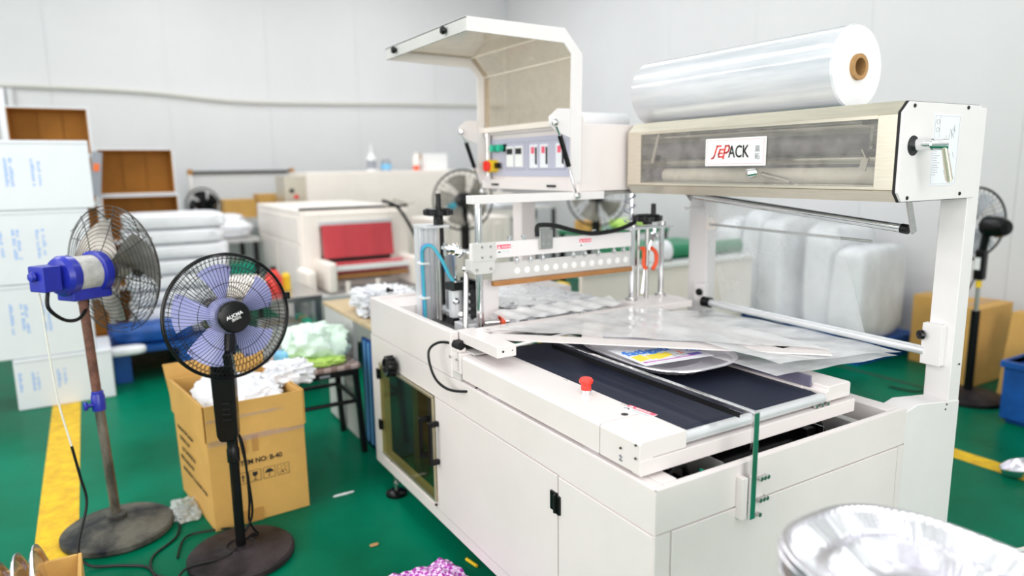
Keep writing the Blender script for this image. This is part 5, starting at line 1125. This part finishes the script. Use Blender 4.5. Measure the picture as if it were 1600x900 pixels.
sh_ = thing('storage_rack', 'grey rack with teal and white goods in the far background', 'shelf', (3.5, 6.0, 0))
obj('shelf_board', MB().box(2.95, 4.1, 5.9, 6.3, .98, 1.0), 'greypan', sh_); obj('shelf_board', MB().box(2.95, 4.1, 5.9, 6.3, .60, .62), 'greypan', sh_)
for a, b in ((2.97, 5.92), (4.07, 5.92), (2.97, 6.27), (4.07, 6.27)): obj('rack_post', MB().box(a - .015, a + .015, b - .015, b + .015, 0, 1.0), 'blackm', sh_)
obj('teal_bundle', blob((3.05, 6.05, 1.001), .10, .09, .055, 71, .2, 4), 'teal', smooth=True, label='teal cloth bundle on the rack seen left of the seal arm clamp', cat='cloth')
obj('white_bundle', blob((3.55, 6.05, 1.001), .16, .12, .04, 72, .25, 4, ridge=True), 'whitebag', smooth=True, label='white bundle on the rack above the black hose', cat='bag')
closed_box('brown box on the lower board of the grey rack', 3.05, 3.35, 5.95, 6.2, .621, .85)
closed_box('pale grey box on the lower board of the grey rack', 3.5, 3.9, 5.95, 6.2, .621, .88, 'greypan')
bn = thing('bench', 'bench with green sheet and pale goods behind the black hose', 'table', (4.0, 4.9, 0))
obj('benchtop', MB().box(3.62, 4.55, 4.75, 5.2, .80, .83), 'greenbelt', bn)
for a, b in ((3.65, 4.78), (4.52, 4.78), (3.65, 5.17), (4.52, 5.17)): obj('leg', MB().box(a - .02, a + .02, b - .02, b + .02, 0, .80), 'blackm', bn)
obj('lime_bundle', blob((4.22, 4.95, .831), .16, .12, .045, 75, .25, 4, ridge=True), 'lime', smooth=True, label='pale lime bundle on the bench right of the grey blade fan', cat='bag')
closed_box('brown box at the left end of the bench', 3.66, 3.80, 4.8, 5.0, .831, .93)

# ================================================================== RIGHT SIDE
def bin_(label, x0, x1, y0, y1, z0, z1, group):
    b = thing('plastic_bin', label, 'bin', ((x0 + x1) / 2, (y0 + y1) / 2, z0), group); t = .012
    obj('bin_wall', MB().box(x0, x0 + t, y0, y1, z0 + .03, z1), 'blueplastic', b); obj('bin_wall', MB().box(x1 - t, x1, y0, y1, z0 + .03, z1), 'blueplastic', b)
    obj('bin_wall', MB().box(x0 + t, x1 - t, y0, y0 + t, z0 + .03, z1), 'blueplastic', b); obj('bin_wall', MB().box(x0 + t, x1 - t, y1 - t, y1, z0 + .03, z1), 'blueplastic', b)
    obj('bin_floor', MB().box(x0 + t, x1 - t, y0 + t, y1 - t, z0 + .02, z0 + .04), 'blueplastic', b)
    obj('bin_rim', MB().box(x0 - .015, x1 + .015, y0 - .015, y0 + t, z1 - .035, z1).box(x0 - .015, x0 + t, y0 + t, y1 - t, z1 - .035, z1).box(x0 - .015, x1 + .015, y1 - t, y1 + .015, z1 - .035, z1).box(x1 - t, x1 + .015, y0 + t, y1 - t, z1 - .035, z1), 'blueplastic', b, bevel=.003)
    for a in (x0 + .03, x1 - .09): obj('bin_foot', MB().box(a, a + .06, y0 + .02, y1 - .02, z0, z0 + .03), 'blueplastic', b)
    return b
bin_('bright blue plastic bin at the right edge of the photo', 4.12, 4.57, 1.27, 1.74, .001, .345, None)
def pallet2(label, x0, x1, y0, y1, group='blue pallets under the wrapped goods'):
    p = thing('pallet', label, 'pallet', ((x0 + x1) / 2, (y0 + y1) / 2, 0), group)
    obj('deck', MB().box(x0, x1, y0, y1, .12, .15), 'blueplastic', p)
    for k in range(3):
        yy = y0 + .02 + (y1 - y0 - .14) * k / 2; obj('runner', MB().box(x0 + .01, x1 - .01, yy, yy + .10, .001, .12), 'blueplastic', p)
pallet2('blue plastic pallet nearest the tall brown box on the right', 4.48, 5.2, 2.78, 3.45); pallet2('blue plastic pallet behind the clear film sheet', 4.48, 5.2, 3.50, 4.20)
for k, (x_, y_, hz_, sy_, w_) in enumerate(((4.78, 2.95, .33, .14, 'nearest the tall brown carton'), (4.84, 3.22, .40, .13, 'second from the tall brown carton'), (4.78, 3.60, .42, .12, 'third from the tall brown carton'), (4.82, 3.82, .44, .11, 'fourth from the tall brown carton'), (4.78, 4.06, .40, .13, 'farthest from the tall brown carton'))):
    obj('wrapped_pack', blob((x_, y_, .151), .28, sy_, hz_, 80 + k, .10, 1.2, 40, 28, pw=.35), 'fogbag', smooth=True, label='tall frosted wrapped pack standing on a blue pallet, ' + w_, cat='pack', group='frosted wrapped packs standing on the pallets')
def lean_box(label, x0, x1, y0, y1, h, lean=.0):
    b = thing('carton', label, 'box', ((x0 + x1) / 2, (y0 + y1) / 2, 0), 'flat brown cartons by the right wall')
    m = MB().box(x0, x1, y0, y1, .001, h)
    for i, v in enumerate(m.v): v.x += lean * v.z
    obj('body', m, 'carton', b, bevel=.004)
    obj('edge_tape', MB().box(x0 + lean * h - .001, x1 + lean * h, (y0 + y1) / 2 - .03, (y0 + y1) / 2 + .03, h - .001, h + .0015), 'tape', b)
lean_box('tall brown carton standing left of the white post by the wall', 4.92, 5.10, 2.36, 2.69, .48)
lean_box('brown carton standing behind the black fan pole', 4.62, 5.05, 2.12, 2.34, .50)
lean_box('brown carton leaning by the wall beside the blue bin', 4.62, 4.72, 1.62, 1.98, .50, .18)
# foil tray on the floor
def platter(m, cx, cy, z, ax, ay, dep, e=2.5, rot=0, n=72, flute=.004, tilt=(0, 0), rings=None):
    rings = rings or [(1.0, 0), (1.0, .004), (.955, .002), (.93, -.006), (.82, -dep * .9), (.78, -dep), (.60, -dep), (.56, -dep + .004), (.52, -dep), (0.02, -dep)]
    vs = []
    for k, (t, h) in enumerate(rings):
        for i in range(n):
            th = 2 * PI * i / n; c, s = math.cos(th), math.sin(th)
            rx = math.copysign(abs(c) ** (2 / e), c) * ax * t; ry = math.copysign(abs(s) ** (2 / e), s) * ay * t
            fl_ = flute * (1 if i % 2 else -1) * (.9 + .2 * math.sin(i * .37)) if (2 < k < 5 or (6 < k < 9 and len(rings) > 10)) else 0
            x_ = cx + rx * math.cos(rot) - ry * math.sin(rot); y_ = cy + rx * math.sin(rot) + ry * math.cos(rot)
            vs.append((x_, y_, z + h + fl_ + tilt[0] * rx + tilt[1] * ry))
    fs = [(k * n + i, k * n + (i + 1) % n, (k + 1) * n + (i + 1) % n, (k + 1) * n + i) for k in range(len(rings) - 1) for i in range(n)]
    return m.add(vs, fs)
obj('foil_tray', platter(MB(), 3.475, 1.365, .045, .085, .065, .035, tilt=(.1, -.2)), 'foil', smooth=True, label='crumpled foil tray lying on the yellow line at the right', cat='tray')
# litter
obj('floor_litter', blob((.83, 2.83, .001), .045, .006, .004, 90, .5, 9), 'whitebag', smooth=True, label='curled strip of clear film on the floor right of the carton', cat='litter')
obj('floor_litter', blob((.80, 2.36, .001), .018, .010, .003, 91, .5, 9), 'core', smooth=True, label='tiny grey brown scrap on the green floor before the machine', cat='litter')
obj('film_scrap', blob((.222, 3.02, .001), .045, .085, .020, 92, .7, 7, 64, 30, ridge=True), 'scrap', smooth=True, label='crumpled clear film on the floor between rusty fan base and carton', cat='film')
obj('wood_splinter', MB().cyl((.190, 2.93, .004), (.215, 2.955, .006), .003, 6), 'wood', label='small wooden splinter lying on the floor by the clear film scrap', cat='splinter')
obj('yellow_stick', MB().cyl((1.045, 2.08, .008), (1.055, 2.02, .008), .006, 10), 'yellow', smooth=True, label='small yellow stick on the floor under the machine edge', cat='stick')
obj('wooden_stub', MB().cyl((1.93, 1.52, .005), (1.93, 1.52, .40), .03, 14), 'wood', smooth=True, label='pale wooden roller standing inside the machine frame behind the belt', cat='roller') if False else None

# ================================================================== PRODUCT, FILM, ROLL
ft_ = thing('foil_platter', 'oval foil platter with printed card lying on the conveyor belt', 'tray', (1.55, 1.56, .77))
pm_ = MB(); platter(pm_, 1.540, 1.655, .812, .180, .265, .026, e=3.0, rot=-.03, flute=.0012, tilt=(.02, .0))
obj('foil_body', pm_, 'foil2', ft_, smooth=True)
rim_ = [Vector(v) for v in pm_.v[:72]]
obj('rolled_rim', MB().tube(rim_, .003, 6, closed=True), 'foil', ft_, smooth=True)
cN_ = Vector((0, 0, 1)); cX = Vector((.99, -.10, .0)).normalized(); cY = cN_.cross(cX).normalized()
cO = Vector((1.358, 1.500, .8185))
crd = obj('printed_card', MB().obox(cO + cX * .128 + cY * .10, cX, cY, cX.cross(cY), .128, .10, .0006), 'paper', ft_)
cu_ = cX.cross(cY)
text('fatigati', cO + cX * .014 + cY * .112 + cu_ * .0008, cX, cY, .066, 'print_blue', crd, bold=.0016, xs=.95)
text('1', cO + cX * .175 + cY * .062 + cu_ * .0008, cX, cY, .040, 'print_orange', crd, bold=.001)
text('fat', cO + cX * .215 + cY * .085 + cu_ * .0008, cX + cY * -.6, cY + cX * .6, .05, 'print_blue', crd, bold=.001)
cy_ = MB()
for a, b, c_, d_ in ((.035, .075, .022, .026), (.070, .07, .010, .02), (.100, .072, .022, .026), (.135, .075, .014, .018)): cy_.obox(cO + cX * a + cY * b + cu_ * .0008, cX + cY * .3, cY, cu_, c_, d_, .0003)
obj('yellow_print', cy_, 'print_yellow', crd); obj('magenta_print', MB().obox(cO + cX * .11 + cY * .028 + cu_ * .0008, cX, cY, cu_, .095, .003, .0003).obox(cO + cX * .02 + cY * .028 + cu_ * .0009, cX + cY, cY - cX, cu_, .006, .006, .0003), 'print_magenta', crd)
obj('purple_print', MB().obox(cO + cX * .215 + cY * .04 + cu_ * .0008, cX, cY, cu_, .022, .012, .0003), 'print_purple', crd)
sm_ = MB()
for k in range(3): sm_.obox(cO + cX * .165 + cY * (.062 - .012 * k) + cu_ * .0008, cX, cY, cu_, .028, .0018, .0003)
obj('small_print', sm_, 'print_grey', crd)

# film web: from the roller over the forming plate
def web(s, t):      # s across x, t along y
    xx = 1.60 + (2.20 - 1.60) * s; yy = 1.225 + (2.02 - 1.225) * t
    return Vector((xx, yy, .852 - .052 * s + .0025 * math.sin(s * 11 + t * 7) + .002 * math.sin(t * 23 + s * 4)))
fm = thing('shrink_film', 'clear shrink film stretched from the feeder roller over the forming plate', 'film', (1.8, 1.6, .84))
obj('film_web', MB().grid(web, 30, 30), 'film', fm, smooth=True)
def fold(s, t):     # triangle between the cross beam and the diagonal
    a = Vector((1.13, 2.05, .852)); b = Vector((1.86, 1.245, .852)) ; c = Vector((1.86, 2.05, .852))
    p = a + (b - a) * s; q = a + (c - a) * s
    r = p + (q - p) * t; r.z += .002 * math.sin(s * 30 + t * 9); return r
obj('film_fold', MB().grid(fold, 24, 12), 'filmfold', fm, smooth=True)
def low(s, t):
    a = Vector((1.60, 1.232, .815)); b = Vector((2.18, 1.225, .788)); p = a + (b - a) * s
    return p + Vector((0, .75 * t, .002 * math.sin(s * 16 + t * 8)))
obj('film_lower_web', MB().grid(low, 20, 16), 'film', fm, smooth=True)
def vert(s, t):     # hanging web between dancer roller and lower roller
    yy = 1.36 + (1.99 - 1.36) * s; top = Vector((1.995 + .08 * s, yy, 1.225 + (yy - 1.13) * .08)); bot = Vector((2.2215, yy, .81))
    p = bot + (top - bot) * t; p.x += .006 * math.sin(yy * 18 + t * 3) * math.sin(t * PI); return p
obj('film_hanging_web', MB().grid(vert, 30, 14), 'filmv', fm, smooth=True)
obj('scrap_film_heap', blob((1.52, 2.50, .786), .30, .28, .035, 95, .40, 8, 120, 60, ridge=True), 'whitebag', smooth=True, label='heap of loose white film behind the forming plate', cat='film')
def dk_(s, t):
    return Vector((1.25 + .55 * s, 2.125 + .09 * t, .853 + .02 * t + .004 * math.sin(s * 40 + t * 5)))
obj('film_strip', MB().grid(dk_, 40, 6), 'film', smooth=True, label='narrow ruffled clear film strip along the cross beam', cat='film')

rl_ = thing('film_roll', 'big roll of clear film lying on top of the film box', 'roll', (2.03, 1.78, 1.557))
rp = [(.1225, 0), (.127, .005), (.127, .885), (.1225, .89)]
obj('wound_film', MB().lathe(rp, (2.03, 1.335, 1.683), (0, 1, 0), 72), 'roll', rl_, smooth=True)
for y_ in (1.3352, 2.2248): obj('roll_end', MB().lathe([(.038, 0), (.1225, 0)], (2.03, y_, 1.683), (0, 1, 0), 72), 'print_white', rl_, smooth=True)
obj('core_tube', MB().lathe([(.026, .90), (.026, -.004), (.0385, -.004), (.0385, .0), (.0385, .90), (.026, .90)], (2.03, 1.328, 1.683), (0, 1, 0), 32), 'core', rl_, smooth=True)
rs = thing('film_roll', 'short flat white roll on top of the control box', 'roll', (1.95, 2.55, 1.561))
obj('wound_film', MB().lathe([(0, 0), (.028, 0), (.034, .006), (.034, .25), (.028, .256), (0, .256)], (1.86, 2.50, 1.595), (1, .0, 0), 28), 'whitebag', rs, smooth=True)

# ================================================================== FOREGROUND
tbx = thing('side_table', 'small steel table under the foil platters at the lower right', 'table', (1.02, .45, 0))
obj('tabletop', MB().box(.90, 1.14, .25, .64, .700, .715), 'steel', tbx)
for a, b in ((.92, .27), (1.12, .27), (.92, .62), (1.12, .62)): obj('leg', MB().box(a - .012, a + .012, b - .012, b + .012, 0, .70), 'steel', tbx)
big = [(1.0, 0), (1.0, .004), (.96, .004), (.94, -.003), (.80, -.022), (.77, -.024), (.70, -.022), (.66, -.026), (.54, -.044), (.40, -.044), (.02, -.042)]
for k, (dx, dy, dz, w_) in enumerate(((-.012, -.008, 0, 'lowest'), (-.004, .0, .011, 'second'), (.0, .004, .022, 'third'), (.004, .002, .032, 'topmost'))):
    p_ = MB(); platter(p_, 1.025 + dx, .475 + dy, .760 + dz, .170, .232, .03, e=2.7, rot=0, n=184, flute=.0022, rings=big)
    rp_ = [Vector(v) for v in p_.v[:184]]; p_.tube(rp_, .0035, 6, closed=True)
    obj('foil_platter', p_, 'foil', smooth=False, label='shiny oval foil platter, ' + w_ + ' of the stack at the lower right', cat='tray', group='stack of foil platters')

def cloth(s, t):
    x_ = .68 + .31 * s; y_ = 1.78 + .34 * t
    h = .085 * math.exp(-((s - .5) ** 2 * 5 + (t - .45) ** 2 * 6)) + .022 * noise.noise(Vector((s * 5, t * 5, 2))) + .01 * noise.noise(Vector((s * 14, t * 14, 5)))
    return Vector((x_, y_, max(.002, h)))
obj('checked_cloth', MB().grid(cloth, 44, 44), 'pinkcheck', smooth=True, label='pink and white checked cloth heaped on the floor at the bottom', cat='cloth')
bx3 = thing('carton', 'cut brown carton at the lower left corner holding foil plates', 'box', (-.22, 2.0, 0))
obj('side_wall', MB().box(-.115, -.105, 1.80, 2.10, .001, .39), 'carton', bx3, bevel=.003); obj('side_wall', MB().box(-.50, -.115, 2.09, 2.10, .001, .39), 'carton', bx3, bevel=.003); obj('box_floor', MB().box(-.50, -.115, 1.80, 2.09, .001, .01), 'carton', bx3)
obj('side_wall', MB().box(-.50, -.49, 1.80, 2.09, .001, .39), 'carton', bx3)
for k, (xx, ln_) in enumerate(((-.185, .0), (-.225, .0), (-.265, .0))):
    m = MB(); platter(m, 0, 0, 0, .13, .16, .012, n=48, flute=.001)
    Mx = Matrix.Translation((xx + .01, 1.95, .345 - .012 * k)) @ Matrix.Rotation(math.radians(78), 4, 'Y') @ Matrix.Rotation(.3, 4, 'Z')
    obj('foil_plate', m.xf(Mx), 'foil', smooth=True, label='foil plate standing on edge in the cut carton, ' + ('nearest the carton wall', 'middle one of three', 'leftmost of three')[k], cat='plate', group='foil plates standing in the carton')
